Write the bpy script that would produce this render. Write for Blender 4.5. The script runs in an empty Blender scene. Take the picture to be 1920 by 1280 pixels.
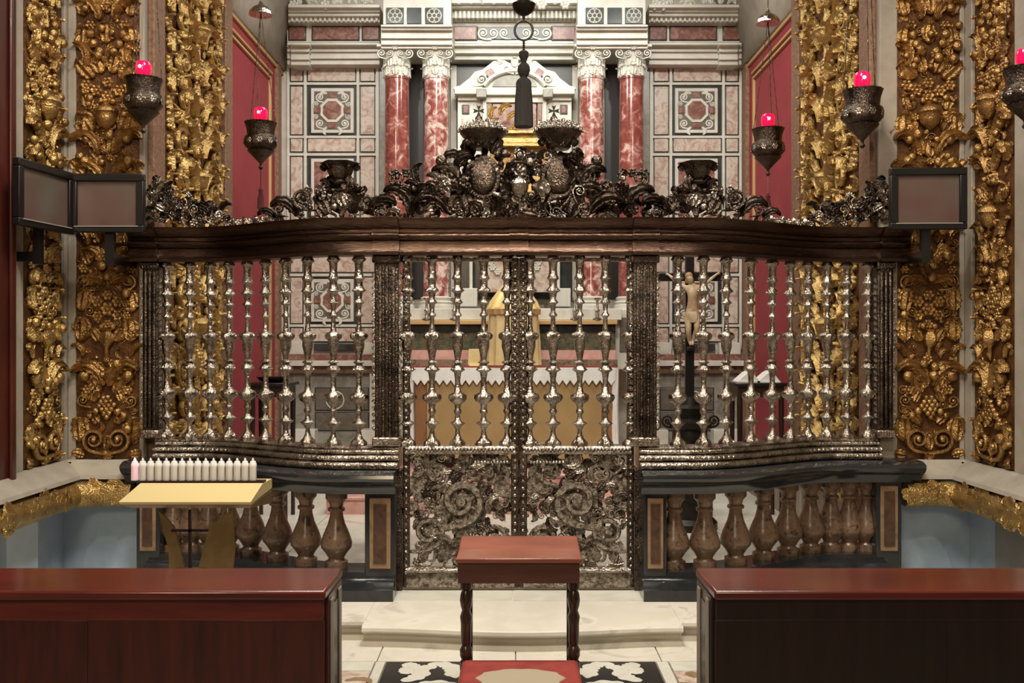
import bpy, math, random
from mathutils import Vector, Matrix
random.seed(11)
PI = math.pi
F, H = 1800.0, 1.75                      # focal length in px of a 1920 px wide frame, eye height
sc = bpy.context.scene
COL = sc.collection

# ------------------------------------------------------------------ camera, world, light, exposure
cam = bpy.data.cameras.new('camera'); cam.sensor_width = 36.0; cam.lens = 36.0 * F / 1920.0
cam.clip_start = 0.05; cam.clip_end = 60
camo = bpy.data.objects.new('camera', cam); COL.objects.link(camo)
camo.location = (0, 0, H); camo.rotation_euler = (PI / 2, 0, 0); sc.camera = camo
sc.view_settings.view_transform = 'Standard'; sc.view_settings.look = 'None'
sc.view_settings.gamma = 1.0; sc.view_settings.use_curve_mapping = False
sc.view_settings.exposure = 0.0
w = bpy.data.worlds.new('world'); sc.world = w; w.use_nodes = True
w.node_tree.nodes['Background'].inputs[0].default_value = (0.115, 0.078, 0.062, 1)
w.node_tree.nodes['Background'].inputs[1].default_value = 0.9

def area(name, loc, target, size, power, col, spread=PI):
    l = bpy.data.lights.new(name, 'AREA'); l.energy = power; l.color = col; l.size = size; l.spread = spread
    o = bpy.data.objects.new(name, l); COL.objects.link(o); o.location = loc
    d = Vector(target) - Vector(loc); o.rotation_euler = d.to_track_quat('-Z', 'Y').to_euler(); return o
def spot(name, loc, target, power, col, angle=60, radius=0.05, blend=0.5):
    l = bpy.data.lights.new(name, 'SPOT'); l.energy = power; l.color = col; l.spot_size = math.radians(angle)
    l.spot_blend = blend; l.shadow_soft_size = radius
    o = bpy.data.objects.new(name, l); COL.objects.link(o); o.location = loc
    d = Vector(target) - Vector(loc); o.rotation_euler = d.to_track_quat('-Z', 'Y').to_euler(); return o
COOL, WARM, NEUT = (1.0, 0.985, 0.92), (1.0, 0.78, 0.52), (1.0, 0.92, 0.8)
# chancel lamps hidden up behind the arch
spot('chancel_lamp', (-1.55, 8.0, 5.6), (-0.9, 11, 2.6), 165, COOL, 110, 0.07, 0.8)
spot('chancel_lamp', (1.55, 8.0, 5.6), (0.9, 11, 2.6), 165, COOL, 110, 0.07, 0.8)
area('chancel_fill', (0, 8.7, 5.9), (0, 9.4, 0), 1.6, 95, COOL)
# lamps of the nave above the visitor
spot('nave_lamp', (-1.9, 2.8, 5.6), (-2.8, 6.8, 2.0), 190, NEUT, 90, 0.06, 0.8)
spot('nave_lamp', (1.9, 2.8, 5.6), (2.8, 6.8, 2.0), 170, NEUT, 90, 0.06, 0.8)
spot('screen_lamp', (-1.2, 4.7, 6.0), (-1.2, 6.5, 1.2), 300, NEUT, 80, 0.06, 0.8)
spot('screen_lamp', (1.2, 4.7, 6.0), (1.2, 6.5, 1.2), 300, NEUT, 80, 0.06, 0.8)
spot('screen_lamp', (0.1, 4.2, 6.2), (0, 5.8, 0.4), 300, NEUT, 70, 0.06, 0.8)
area('nave_ceiling_light', (0, 3.4, 6.6), (0, 5.0, 0.0), 1.4, 260, NEUT)
area('rear_fill_light', (-1.4, -2.5, 4.6), (-1.0, 4.2, 0.6), 1.5, 150, WARM)  # added area light behind the camera, brightens the pew fronts

# ------------------------------------------------------------------ materials
def lin(c):
    return tuple((x / 12.92 if x <= 0.04045 else ((x + 0.055) / 1.055) ** 2.4) for x in [v / 255.0 for v in c])
def material(name, c, rough=0.5, metal=0.0, c2=None, scale=6.0, detail=5.0, lo=0.35, hi=0.65, bump=0.0, bscale=40.0,
             c3=None, stretch=None, coat=0.0, emit=0.0, distort=0.0, spec=0.5, trans=0.0):
    m = bpy.data.materials.new(name); m.use_nodes = True
    nt = m.node_tree; b = nt.nodes['Principled BSDF']
    b.inputs['Base Color'].default_value = (*lin(c), 1); b.inputs['Roughness'].default_value = rough
    b.inputs['Metallic'].default_value = metal; b.inputs['Specular IOR Level'].default_value = spec
    if coat: b.inputs['Coat Weight'].default_value = coat; b.inputs['Coat Roughness'].default_value = 0.12
    if trans: b.inputs['Transmission Weight'].default_value = trans
    if emit:
        b.inputs['Emission Color'].default_value = (*lin(c), 1); b.inputs['Emission Strength'].default_value = emit
    geo = nt.nodes.new('ShaderNodeNewGeometry'); vec = geo.outputs['Position']
    if stretch:
        mp = nt.nodes.new('ShaderNodeMapping'); mp.inputs['Scale'].default_value = stretch
        nt.links.new(vec, mp.inputs['Vector']); vec = mp.outputs['Vector']
    if c2:
        n = nt.nodes.new('ShaderNodeTexNoise'); n.inputs['Scale'].default_value = scale; n.inputs['Detail'].default_value = detail
        n.inputs['Distortion'].default_value = distort; n.inputs['Roughness'].default_value = 0.62
        r = nt.nodes.new('ShaderNodeValToRGB'); r.color_ramp.elements[0].position = lo; r.color_ramp.elements[1].position = hi
        r.color_ramp.elements[0].color = (*lin(c), 1); r.color_ramp.elements[1].color = (*lin(c2), 1)
        if c3:
            e = r.color_ramp.elements.new((lo + hi) / 2); e.color = (*lin(c3), 1)
        nt.links.new(vec, n.inputs['Vector']); nt.links.new(n.outputs['Fac'], r.inputs['Fac'])
        nt.links.new(r.outputs['Color'], b.inputs['Base Color'])
    if bump:
        n2 = nt.nodes.new('ShaderNodeTexNoise'); n2.inputs['Scale'].default_value = bscale; n2.inputs['Detail'].default_value = 3
        bp = nt.nodes.new('ShaderNodeBump'); bp.inputs['Strength'].default_value = bump; bp.inputs['Distance'].default_value = 0.02
        nt.links.new(vec, n2.inputs['Vector']); nt.links.new(n2.outputs['Fac'], bp.inputs['Height'])
        nt.links.new(bp.outputs['Normal'], b.inputs['Normal'])
    return m
GOLD = material('gilt carving', (190, 154, 98), 0.3, 0.88, (132, 98, 60), 14, 5, 0.42, 0.7, 0.5, 95)
GOLDB = material('bright gilt', (202, 172, 112), 0.29, 0.86, (154, 122, 74), 14, 5, 0.42, 0.72, 0.5, 90)
GROUND = material('dark bole ground', (84, 54, 32), 0.45, 0.45, (124, 86, 48), 12, 4, 0.4, 0.7, 0.3, 60)
STONE = material('grey stone', (172, 164, 150), 0.75, 0, (152, 143, 130), 5, 6, 0.35, 0.7, 0.1, 90)
DADO = material('blue grey marble', (176, 196, 216), 0.4, 0, (152, 172, 192), 4, 7, 0.35, 0.7)
DADOL = material('light blue marble', (206, 222, 236), 0.4, 0, (186, 204, 220), 4, 7, 0.35, 0.7)
DADO2 = material('dark grey marble', (136, 136, 134), 0.4, 0, (120, 122, 122), 4, 7, 0.35, 0.7)
RED = material('red damask', (150, 50, 58), 0.6, 0, (132, 42, 50), 3, 6, 0.3, 0.7, 0.08, 160)
GOLDLINE = material('gilt braid', (196, 160, 112), 0.45, 0.35)
BRAID = material('rosy gilt border', (150, 118, 92), 0.55, 0.2, (116, 84, 66), 30, 4, 0.35, 0.65, 0.4, 120)
SILVER = material('old silver', (188, 180, 168), 0.2, 1.0, (112, 100, 88), 14, 4, 0.35, 0.7, 0.55, 70)
SILVERD = material('tarnished silver', (104, 92, 81), 0.2, 1.0, (50, 42, 36), 10, 5, 0.35, 0.68, 0.6, 90)
SILVERG = material('speckled gate silver', (168, 156, 140), 0.36, 0.95, (92, 80, 68), 40, 4, 0.4, 0.62, 0.8, 170)
SILVERB = material('polished silver', (236, 232, 226), 0.14, 1.0, (170, 160, 150), 20, 3, 0.4, 0.7, 0.35, 60)
CORN = material('tarnished silver cornice', (98, 78, 66), 0.32, 1.0, (62, 44, 37), 5, 6, 0.35, 0.7, 0.3, 45, stretch=(0.5, 0.5, 3))
BLACKM = material('black marble', (34, 36, 38), 0.14, 0, (52, 54, 56), 5, 7, 0.45, 0.75, coat=0.3)
BROWNM = material('brown veined marble', (100, 78, 62), 0.28, 0, (56, 42, 36), 13, 8, 0.35, 0.66, c3=(126, 102, 82), distort=1.2)
YELLOWM = material('yellow marble', (150, 124, 92), 0.3, 0, (116, 92, 68), 9, 7, 0.35, 0.7, distort=1.0)
WHITEM = material('white marble', (208, 206, 194), 0.4, 0, (184, 180, 168), 3.5, 8, 0.4, 0.75, distort=1.0)
CREAMM = material('cream marble floor', (204, 198, 184), 0.3, 0, (166, 158, 144), 2.6, 8, 0.42, 0.72, c3=(212, 207, 195), distort=1.4)
PINKM = material('pale pink marble', (200, 188, 174), 0.3, 0, (164, 128, 114), 9, 8, 0.44, 0.66, distort=1.6)
REDM = material('red breccia', (122, 62, 55), 0.14, 0, (206, 180, 170), 10, 8, 0.44, 0.68, c3=(150, 90, 80), distort=0.7, coat=0.4)
REDMW = material('pale mottled breccia', (128, 64, 58), 0.14, 0, (212, 192, 182), 10, 8, 0.4, 0.6, c3=(168, 116, 106), distort=0.8, coat=0.4)
REDM2 = material('red marble inlay', (118, 76, 66), 0.25, 0, (160, 128, 116), 11, 7, 0.45, 0.7, distort=1.3)
PINKSTEP = material('pink marble step', (200, 156, 144), 0.35, 0, (176, 124, 114), 7, 7, 0.4, 0.7, distort=1.0)
GAP = material('shadowed gap marble', (30, 27, 24), 0.45)  # dark marble, its colour also holds the shadow between the columns
BROWND = material('dark brown inlay marble', (88, 64, 48), 0.3, 0, (56, 42, 34), 16, 7, 0.35, 0.7, distort=.8)
WOODA = material('shaded kneeler wood', (104, 66, 56), 0.36, 0, (84, 50, 42), 3, 6, 0.35, 0.7, stretch=(0.7, 1, 8), coat=0.2)  # same kneeler wood, shade on the apron put into the colour
SLATE = material('dark slate marble', (58, 62, 62), 0.25, 0, (38, 42, 42), 6, 6, 0.4, 0.7)
GREYM = material('grey veined marble', (150, 148, 136), 0.3, 0, (106, 104, 96), 6, 8, 0.35, 0.7, distort=1.4)
GREYP = material('mid grey marble panel', (112, 106, 94), 0.3, 0, (84, 78, 68), 9, 8, 0.35, 0.7, distort=1.4)
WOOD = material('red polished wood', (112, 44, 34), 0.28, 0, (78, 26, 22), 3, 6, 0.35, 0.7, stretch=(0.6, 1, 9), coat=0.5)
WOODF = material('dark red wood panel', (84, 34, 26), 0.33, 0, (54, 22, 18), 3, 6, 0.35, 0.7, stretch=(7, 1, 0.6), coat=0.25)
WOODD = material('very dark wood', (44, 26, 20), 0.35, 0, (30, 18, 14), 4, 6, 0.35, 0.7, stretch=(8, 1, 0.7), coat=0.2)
WOODK = material('lit kneeler wood', (150, 90, 72), 0.33, 0, (118, 66, 54), 3, 6, 0.35, 0.7, stretch=(0.7, 1, 8), coat=0.3)  # lightened to carry the light falling on the desk top
WOODL = material('dark turned wood', (64, 42, 30), 0.3, 0, (44, 28, 20), 8, 5, 0.35, 0.7, coat=0.3)
EDGEM = material('pale grey edge', (150, 142, 130), 0.4, 0.1)  # plain pale grey for pew end strips and frame lips
BLACK = material('black frame', (20, 17, 17), 0.35)
SCREEN = material('dull glazed print', (92, 86, 76), 0.3, 0, (94, 64, 60), 1.6, 3, 0.35, 0.65, coat=0.25)
CREAMP = material('cream metal tray', (204, 186, 134), 0.42)
OLIVE = material('olive bronze metal', (128, 106, 66), 0.45, 0.2, (106, 86, 52), 5, 4)
CANDLE = material('white candle plastic', (232, 230, 226), 0.35)
CANDLELIT = material('lit candle', (250, 214, 222), 0.35, emit=0.25)
REDGLASS = material('glowing red glass', (240, 14, 66), 0.12, emit=1.1)
FLAMEM = material('lamp flame', (255, 150, 160), 0.5, emit=10)
TAN = material('tan silk frontal', (158, 130, 84), 0.6, 0, (144, 116, 74), 3, 4, 0.35, 0.7, 0.1, 200)
ORANGE = material('russet side cloth', (136, 92, 54), 0.6, 0, (112, 76, 46), 6, 5)
LINEN = material('white linen', (224, 222, 216), 0.75, 0, (206, 204, 200), 8, 4)
VEIL = material('cream silk veil', (212, 188, 138), 0.55, 0, (198, 172, 120), 7, 4, bump=0.1, bscale=60)
VEILT = material('gold silk cap', (226, 200, 132), 0.4, 0.1)
IVORY = material('ivory carving', (196, 174, 142), 0.45, 0, (160, 132, 100), 14, 4)
HAIR = material('brown carved hair', (150, 116, 80), 0.6)
EBONY = material('ebony', (18, 15, 15), 0.3)
BRONZE = material('dark bronze', (50, 46, 38), 0.4, 0.6, (30, 28, 24), 12, 4)
PAD = material('red velvet pad', (150, 58, 50), 0.75, 0, (130, 46, 42), 12, 4, bump=0.1, bscale=200)
PADW = material('cream pad trim', (168, 156, 134), 0.8)
BROCADE = material('brocade strip', (96, 84, 56), 0.5, 0.2, (52, 60, 46), 22, 4, 0.4, 0.6)

# ------------------------------------------------------------------ mesh builder
class MB:
    def __init__(s): s.v = []; s.f = []
    def add(s, vs, fs):
        n = len(s.v); s.v.extend([tuple(q) for q in vs]); s.f.extend([tuple(i + n for i in f) for f in fs]); return s
    def box(s, x0, x1, y0, y1, z0, z1):
        return s.add([(x0, y0, z0), (x1, y0, z0), (x1, y1, z0), (x0, y1, z0), (x0, y0, z1), (x1, y0, z1), (x1, y1, z1), (x0, y1, z1)],
                     [(0, 3, 2, 1), (4, 5, 6, 7), (0, 1, 5, 4), (1, 2, 6, 5), (2, 3, 7, 6), (3, 0, 4, 7)])
    def pbox(s, ax, ay, bx, by, Y, d):           # a block whose front, at depth Y, measures that much; d deep
        k = Y / F
        return s.box((min(ax, bx) - 960) * k, (max(ax, bx) - 960) * k, Y, Y + d, H - (max(ay, by) - 640) * k, H - (min(ay, by) - 640) * k)
    def lathe(s, c, prof, n=20, lobes=0, amp=0.0, sy=1.0):
        cx, cy, cz = c; vs = []; fs = []
        for (r, z) in prof:
            for k in range(n):
                a = 2 * PI * k / n
                rr = r * (1 + amp * math.cos(lobes * a)) if lobes else r
                vs.append((cx + rr * math.cos(a), cy + rr * math.sin(a) * sy, cz + z))
        m = len(prof)
        for i in range(m - 1):
            for k in range(n):
                k2 = (k + 1) % n; fs.append((i * n + k, i * n + k2, (i + 1) * n + k2, (i + 1) * n + k))
        fs.append(tuple(reversed(range(n)))); fs.append(tuple((m - 1) * n + k for k in range(n)))
        return s.add(vs, fs)
    def tube(s, pts, rad, n=6, flat=1.0):
        pts = [Vector(p) for p in pts]; vs = []; fs = []; N = len(pts)
        for i, p in enumerate(pts):
            t = (pts[min(i + 1, N - 1)] - pts[max(i - 1, 0)]).normalized()
            ref = Vector((0, 1, 0)) if abs(t.y) < 0.9 else Vector((1, 0, 0))
            a = t.cross(ref).normalized(); b = ref if abs(t.y) < 0.9 else t.cross(a).normalized()
            r = rad[i] if isinstance(rad, (list, tuple)) else rad
            for k in range(n):
                q = 2 * PI * k / n; vs.append(p + a * (r * math.cos(q)) + b * (r * flat * math.sin(q)))
        for i in range(N - 1):
            for k in range(n):
                k2 = (k + 1) % n; fs.append((i * n + k, (i + 1) * n + k, (i + 1) * n + k2, i * n + k2))
        fs.append(tuple(range(n))); fs.append(tuple(reversed([(N - 1) * n + k for k in range(n)])))
        return s.add(vs, fs)
    def prism(s, poly, y0, y1):
        n = len(poly)
        vs = [(x, y0, z) for x, z in poly] + [(x, y1, z) for x, z in poly]
        fs = [tuple(range(n)), tuple(reversed(range(n, 2 * n)))]
        for i in range(n):
            j = (i + 1) % n; fs.append((i, i + n, j + n, j))
        return s.add(vs, fs)
    def pprism(s, poly, Y, d):
        k = Y / F; return s.prism([((x - 960) * k, H - (y - 640) * k) for x, y in poly], Y, Y + d)
    def sweep(s, path, prof, flat=False):
        vs = []; fs = []; m = len(prof); N = len(path)
        for i, (x, y) in enumerate(path):
            a = path[max(i - 1, 0)]; b = path[min(i + 1, N - 1)]
            tx, ty = b[0] - a[0], b[1] - a[1]; l = math.hypot(tx, ty); nx, ny = (0.0, -1.0) if flat else (ty / l, -tx / l)
            for (o, z) in prof: vs.append((x + nx * o, y + ny * o, z))
        for i in range(N - 1):
            for k in range(m):
                k2 = (k + 1) % m; fs.append((i * m + k, (i + 1) * m + k, (i + 1) * m + k2, i * m + k2))
        fs.append(tuple(range(m))); fs.append(tuple(reversed([(N - 1) * m + k for k in range(m)])))
        return s.add(vs, fs)
    def ball(s, c, r, nu=8, nv=6, sx=1, sy=1, sz=1):
        cx, cy, cz = c; vs = [(cx, cy, cz + r * sz)]; fs = []
        for i in range(1, nv):
            t = PI * i / nv
            for k in range(nu):
                a = 2 * PI * k / nu; vs.append((cx + r * sx * math.sin(t) * math.cos(a), cy + r * sy * math.sin(t) * math.sin(a), cz + r * sz * math.cos(t)))
        vs.append((cx, cy, cz - r * sz)); L = len(vs) - 1
        for k in range(nu):
            k2 = (k + 1) % nu; fs.append((0, 1 + k, 1 + k2)); fs.append((L, 1 + (nv - 2) * nu + k2, 1 + (nv - 2) * nu + k))
        for i in range(nv - 2):
            for k in range(nu):
                k2 = (k + 1) % nu; fs.append((1 + i * nu + k, 1 + (i + 1) * nu + k, 1 + (i + 1) * nu + k2, 1 + i * nu + k2))
        return s.add(vs, fs)
    def mesh(s, name, mat, smooth=True, ang=38):
        me = bpy.data.meshes.new(name); me.from_pydata(s.v, [], s.f)
        import bmesh
        bm = bmesh.new(); bm.from_mesh(me); bmesh.ops.recalc_face_normals(bm, faces=bm.faces); bm.to_mesh(me); bm.free()
        if smooth:
            me.polygons.foreach_set('use_smooth', [True] * len(me.polygons)); me.set_sharp_from_angle(angle=math.radians(ang))
        me.materials.append(mat); me.update(); return me

def wloc(o):
    v = Vector((0, 0, 0))
    while o is not None: v = v + Vector(o.location); o = o.parent
    return v
def put(name, me, parent=None, loc=(0, 0, 0), rot=(0, 0, 0), scale=(1, 1, 1), bev=0.0):
    o = bpy.data.objects.new(name, me); COL.objects.link(o)
    o.rotation_euler = rot; o.scale = scale
    if parent is not None:
        o.parent = parent; o.location = Vector(loc) - wloc(parent)
    else: o.location = loc
    if bev:
        b = o.modifiers.new('bevel', 'BEVEL'); b.width = bev; b.segments = 2; b.limit_method = 'ANGLE'; b.angle_limit = math.radians(40)
    return o
def tag(o, label=None, cat=None, group=None, kind=None):
    if label: o['label'] = label
    if cat: o['category'] = cat
    if group: o['group'] = group
    if kind: o['kind'] = kind
    return o
def thing(name, label, cat, loc, group=None, kind=None):
    o = bpy.data.objects.new(name, None); COL.objects.link(o); o.location = loc; o.empty_display_size = 0.1
    return tag(o, label, cat, group, kind)
def part(name, mb, mat, parent, smooth=True, bev=0.0, label=None, ang=38, kind=None):
    o = put(name, mb.mesh(name, mat, smooth, ang), parent, bev=bev)
    if label: o['label'] = label
    if kind: o['kind'] = kind
    return o
def P(px, py, Y): return Vector(((px - 960) * Y / F, Y, H - (py - 640) * Y / F))

# ------------------------------------------------------------------ ornament vocabulary (unit size, relief towards -Y)
def leaf_mb(curl=1.6, wid=0.26, lobes=5, N=17):
    m = MB(); S = (-1, -0.72, -0.42, 0, 0.42, 0.72, 1); y = z = 0.0; rows = []; 
    for i in range(N):
        t = i / (N - 1); phi = curl * max(0, (t - 0.35) / 0.65) ** 1.5 * 1.6
        wd = wid * (math.sin(PI * min(1, 0.1 + 0.9 * t ** 0.75)) ** 0.8 + 0.05) * (0.78 + 0.3 * abs(math.sin(lobes * PI * t)))
        row = []
        for s_ in S:
            dy = -0.11 * (1 - abs(s_)) + (0.055 if abs(s_) == 0.42 else 0) - (0.03 if abs(s_) == 0.72 else 0) + 0.03 * abs(s_) * math.sin(2 * lobes * PI * t)
            row.append((s_ * wd, y * 0.55 + dy * (1 - 0.5 * t) - 0.02, z + 0.09 * abs(s_) * (0.5 - t)))
        rows.append(row); y -= math.sin(phi) / (N - 1); z += math.cos(phi) / (N - 1)
    vs = [p for r in rows for p in r]; n = len(vs); vs += [(p[0] * 0.96, p[1] + 0.05, p[2]) for p in vs]
    fs = []; w_ = len(S)
    for i in range(N - 1):
        for k in range(w_ - 1):
            a, b, c, d = i * w_ + k, i * w_ + k + 1, (i + 1) * w_ + k + 1, (i + 1) * w_ + k
            fs.append((a, b, c, d)); fs.append((a + n, d + n, c + n, b + n))
    edge = [k for k in range(w_)] + [i * w_ + w_ - 1 for i in range(1, N)] + [(N - 1) * w_ + k for k in range(w_ - 2, -1, -1)] + [i * w_ for i in range(N - 2, 0, -1)]
    for i in range(len(edge)):
        a, b = edge[i], edge[(i + 1) % len(edge)]; fs.append((a, a + n, b + n, b))
    return m.add(vs, fs)
def sideleaf_mb():                     # acanthus blade that bends sideways
    m = MB(); N = 19; S = (-1, -0.72, -0.4, 0, 0.4, 0.72, 1); rows = []; x = z = 0.0
    for i in range(N):
        t = i / (N - 1); phi = 2.5 * t ** 1.4
        wd = 0.21 * (math.sin(PI * (0.08 + 0.9 * t)) ** 0.7) * (0.74 + 0.36 * abs(math.sin(5 * PI * t)))
        tx, tz = math.sin(phi), math.cos(phi); nx, nz = tz, -tx
        rows.append([(x + nx * wd * s_, -0.03 - 0.14 * (1 - abs(s_)) - 0.12 * t + (0.06 if abs(s_) == 0.4 else 0) - (0.03 if abs(s_) == 0.72 else 0), z + nz * wd * s_) for s_ in S])
        x += tx * 1.25 / (N - 1); z += tz * 1.25 / (N - 1)
    vs = [p for r in rows for p in r]; n = len(vs); vs += [(p[0], p[1] * 0.4 + 0.03, p[2]) for p in vs]; fs = []; w_ = len(S)
    for i in range(N - 1):
        for k in range(w_ - 1):
            a, b, c, d = i * w_ + k, i * w_ + k + 1, (i + 1) * w_ + k + 1, (i + 1) * w_ + k
            fs.append((a, b, c, d)); fs.append((a + n, d + n, c + n, b + n))
    edge = [k for k in range(w_)] + [i * w_ + w_ - 1 for i in range(1, N)] + [(N - 1) * w_ + k for k in range(w_ - 2, -1, -1)] + [i * w_ for i in range(N - 2, 0, -1)]
    for i in range(len(edge)):
        a, b = edge[i], edge[(i + 1) % len(edge)]; fs.append((a, a + n, b + n, b))
    return m.add(vs, fs)
def scroll_mb():
    m = MB(); pts = []; rad = []; N = 26
    for i in range(N):
        t = i / (N - 1); th = -PI / 2 + t * 3.6 * PI * 0.92; r = 0.42 * (1 - 0.8 * t ** 0.85)
        pts.append((r * math.cos(th), -0.06 - 0.10 * t, r * math.sin(th))); rad.append(0.085 * (1 - 0.45 * t))
    pts = [(-0.62, -0.02, -0.5), (-0.3, -0.05, -0.48)] + pts; rad = [0.02, 0.06] + rad
    m.tube(pts, rad, 6, 1.3); m.ball((0, -0.17, 0), 0.1, 8, 5); return m
def flower_mb():
    m = MB(); R, K = 6, 24; vs = [(0, -0.24, 0)]; fs = []
    for i in range(1, R + 1):
        t = i / R
        for k in range(K):
            a = 2 * PI * k / K; pet = abs(math.cos(3 * a)); r = 0.5 * t * (1 if t < 0.4 else 0.74 + 0.26 * pet)
            h = 0.2 * math.sqrt(max(0, 1 - (t / 0.36) ** 2)) if t < 0.36 else 0.05 + 0.17 * math.sin(PI * (t - 0.3) / 0.75) * (0.45 + 0.55 * pet)
            vs.append((r * math.cos(a), -h if i < R else 0.04, r * math.sin(a)))
    for k in range(K): fs.append((0, 1 + k, 1 + (k + 1) % K))
    for i in range(R - 1):
        for k in range(K):
            k2 = (k + 1) % K; fs.append((1 + i * K + k, 1 + (i + 1) * K + k, 1 + (i + 1) * K + k2, 1 + i * K + k2))
    fs.append(tuple(1 + (R - 1) * K + k for k in range(K)))
    return m.add(vs, fs)
def grapes_mb():
    m = MB(); rnd = random.Random(3)
    for row, n in enumerate((2, 3, 4, 3, 2, 1)):
        for k in range(n):
            m.ball(((k - (n - 1) / 2) * 0.23, -0.1 - rnd.random() * 0.08, 0.42 - row * 0.18), 0.135, 7, 5)
    return m
def bud_mb():
    return MB().lathe((0, -0.08, 0), [(0.02, -0.5), (0.06, -0.4), (0.07, -0.1), (0.16, 0.0), (0.22, 0.15), (0.2, 0.32), (0.12, 0.42), (0.18, 0.5), (0.04, 0.52)], 10, 5, 0.12)
def pome_mb():
    return MB().lathe((0, -0.1, 0), [(0.02, -0.5), (0.1, -0.44), (0.3, -0.28), (0.38, -0.05), (0.38, 0.1), (0.44, 0.14), (0.42, 0.24), (0.28, 0.36), (0.14, 0.44), (0.2, 0.52), (0.05, 0.54)], 16, 8, 0.05)
def drop_mb():                          # a knuckled bead chain link
    return MB().ball((0, -0.25, 0), 0.5, 10, 7, 1, 0.9, 1)
def ribbon_mb():
    pts = [(0.28 * math.sin(t * 5.2), -0.08 - 0.06 * math.cos(t * 9), -0.5 + t) for t in [i / 13 for i in range(14)]]
    return MB().tube(pts, [0.03 + 0.075 * math.sin(PI * (i / 13)) for i in range(14)], 6, 0.9)
BUILD = {'leaf': leaf_mb, 'curl_leaf': sideleaf_mb, 'scroll': scroll_mb, 'rosette': flower_mb, 'fruit_cluster': grapes_mb, 'bud': bud_mb,
         'pomegranate': pome_mb, 'bead': drop_mb, 'ribbon': ribbon_mb}
_MESH = {}
def omesh(kind, mat):
    if (kind, mat.name) not in _MESH: _MESH[(kind, mat.name)] = BUILD[kind]().mesh(kind, mat, True, 60)
    return _MESH[(kind, mat.name)]
def piece(parent, kind, mat, loc, size, ang=0.0, wall=0.0, flip=1, depth=1.0, tilt=0.0, name=None):
    return put(name or kind, omesh(kind, mat), parent, loc, (tilt, math.radians(ang), wall), (size * flip, size * depth, size))
def inside(p, poly):
    x, y = p; c = False; n = len(poly)
    for i in range(n):
        x1, y1 = poly[i]; x2, y2 = poly[i - 1]
        if (y1 > y) != (y2 > y) and x < (x2 - x1) * (y - y1) / (y2 - y1) + x1: c = not c
    return c

# ------------------------------------------------------------------ geometry of the place
XWS = {-1: 3.2, 1: 3.26}; XW, XJ = 3.2, 2.62                 # half widths: nave bay walls, chancel
YF, YB = 6.87, 11.0                # pier front, altar wall
YS, X0 = 6.3, 0.04                 # gate plane and its axis
def SY(x):                          # serpentine line of the screen
    a = abs(x - X0); t = min(1, max(0, (a - 1.1) / 1.15)); return YS + 0.52 * t * t * (3 - 2 * t)
def SX(px, off=0.0):
    Y = YS
    for _ in range(30): Y = 0.5 * Y + 0.5 * (SY((px - 960) * Y / F) + off)
    return (px - 960) * Y / F, Y
def spath(xa, xb, n=28): return [(xa + (xb - xa) * i / n, SY(xa + (xb - xa) * i / n)) for i in range(n + 1)]

# ---- floors and the step
fl = tag(part('floor', MB().box(-3.3, 3.3, 0.6, 11.3, -0.25, -0.012), GREYM, None), 'grey marble nave floor in front of the step', 'floor', kind='structure')
m = MB()
def slab(name, x0, x1, y0, y1, mat, par=fl, z=0.0, t=0.02): return part(name, MB().box(x0, x1, y0, y1, z - t, z), mat, par, False, 0.002)
xs = [-3.25, -2.35, -1.55, -0.74, 0.02, 0.82, 1.62, 2.4, 3.25]
for i in range(8): slab('slab', xs[i] + .003, xs[i + 1] - .003, 5.258, 5.75, CREAMM)
for (a, b) in ((-3.25, -0.75), (0.86, 3.25)):
    slab('slab', a, b, 3.0, 5.1, PINKM); slab('slab', a, b, 5.108, 5.25, WHITEM)
slab('slab', -0.742, -0.692, 3.0, 5.25, WHITEM); slab('slab', 0.79, 0.85, 3.0, 5.25, WHITEM)
inl = slab('inlay_panel', -0.685, 0.783, 3.4, 5.25, material('black inlay marble', (22, 22, 24), 0.3, 0, (34, 34, 36), 6, 5))
def floor_inlay(kind, x, y, size, ang, flip, mat):
    o = put(kind, omesh(kind, mat), fl, (x, y, 0.0005), (-PI / 2, 0, math.radians(ang)), (size * .78 * flip, size * 0.02, size * .78)); return o
for sx in (-1, 1):
    for (x, y, s_, a, k) in ((.18, 5.1, .26, 70, 'curl_leaf'), (.38, 5.02, .3, -20, 'curl_leaf'), (.55, 5.13, .22, 40, 'leaf'), (.62, 4.95, .3, -60, 'curl_leaf'),
                             (.3, 4.8, .34, 30, 'curl_leaf'), (.5, 4.72, .3, 80, 'leaf'), (.12, 4.95, .2, -10, 'leaf'), (.22, 5.18, .16, -70, 'leaf'), (.45, 5.17, .18, 100, 'leaf'),
                             (.6, 5.05, .2, 10, 'leaf'), (.33, 5.12, .2, 150, 'leaf'), (.15, 4.7, .3, 20, 'scroll')):
        floor_inlay(k, 0.049 + sx * x, y, s_, a * -sx, sx, WHITEM)
for (x, y, s_, a, k) in ((-1.0, 5.0, .16, 20, 'leaf'), (-.86, 4.95, .18, -50, 'curl_leaf'), (.98, 5.0, .18, 30, 'leaf'), (1.12, 4.96, .16, -40, 'curl_leaf'), (.92, 4.9, .14, 80, 'leaf')):
    floor_inlay(k, x, y, s_, a, 1, YELLOWM)
ZS = 0.12
st = thing('trim_1', 'curved cream marble step with a rounded nosing before the silver gate', 'step', (0, 5.6, 0), kind='structure')
def step_path(x0, x1, base, bulge, n=24):
    return [(x0 + (x1 - x0) * i / n, base - bulge * 0.5 * (1 - math.cos(2 * PI * i / n))) for i in range(n + 1)]
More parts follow.
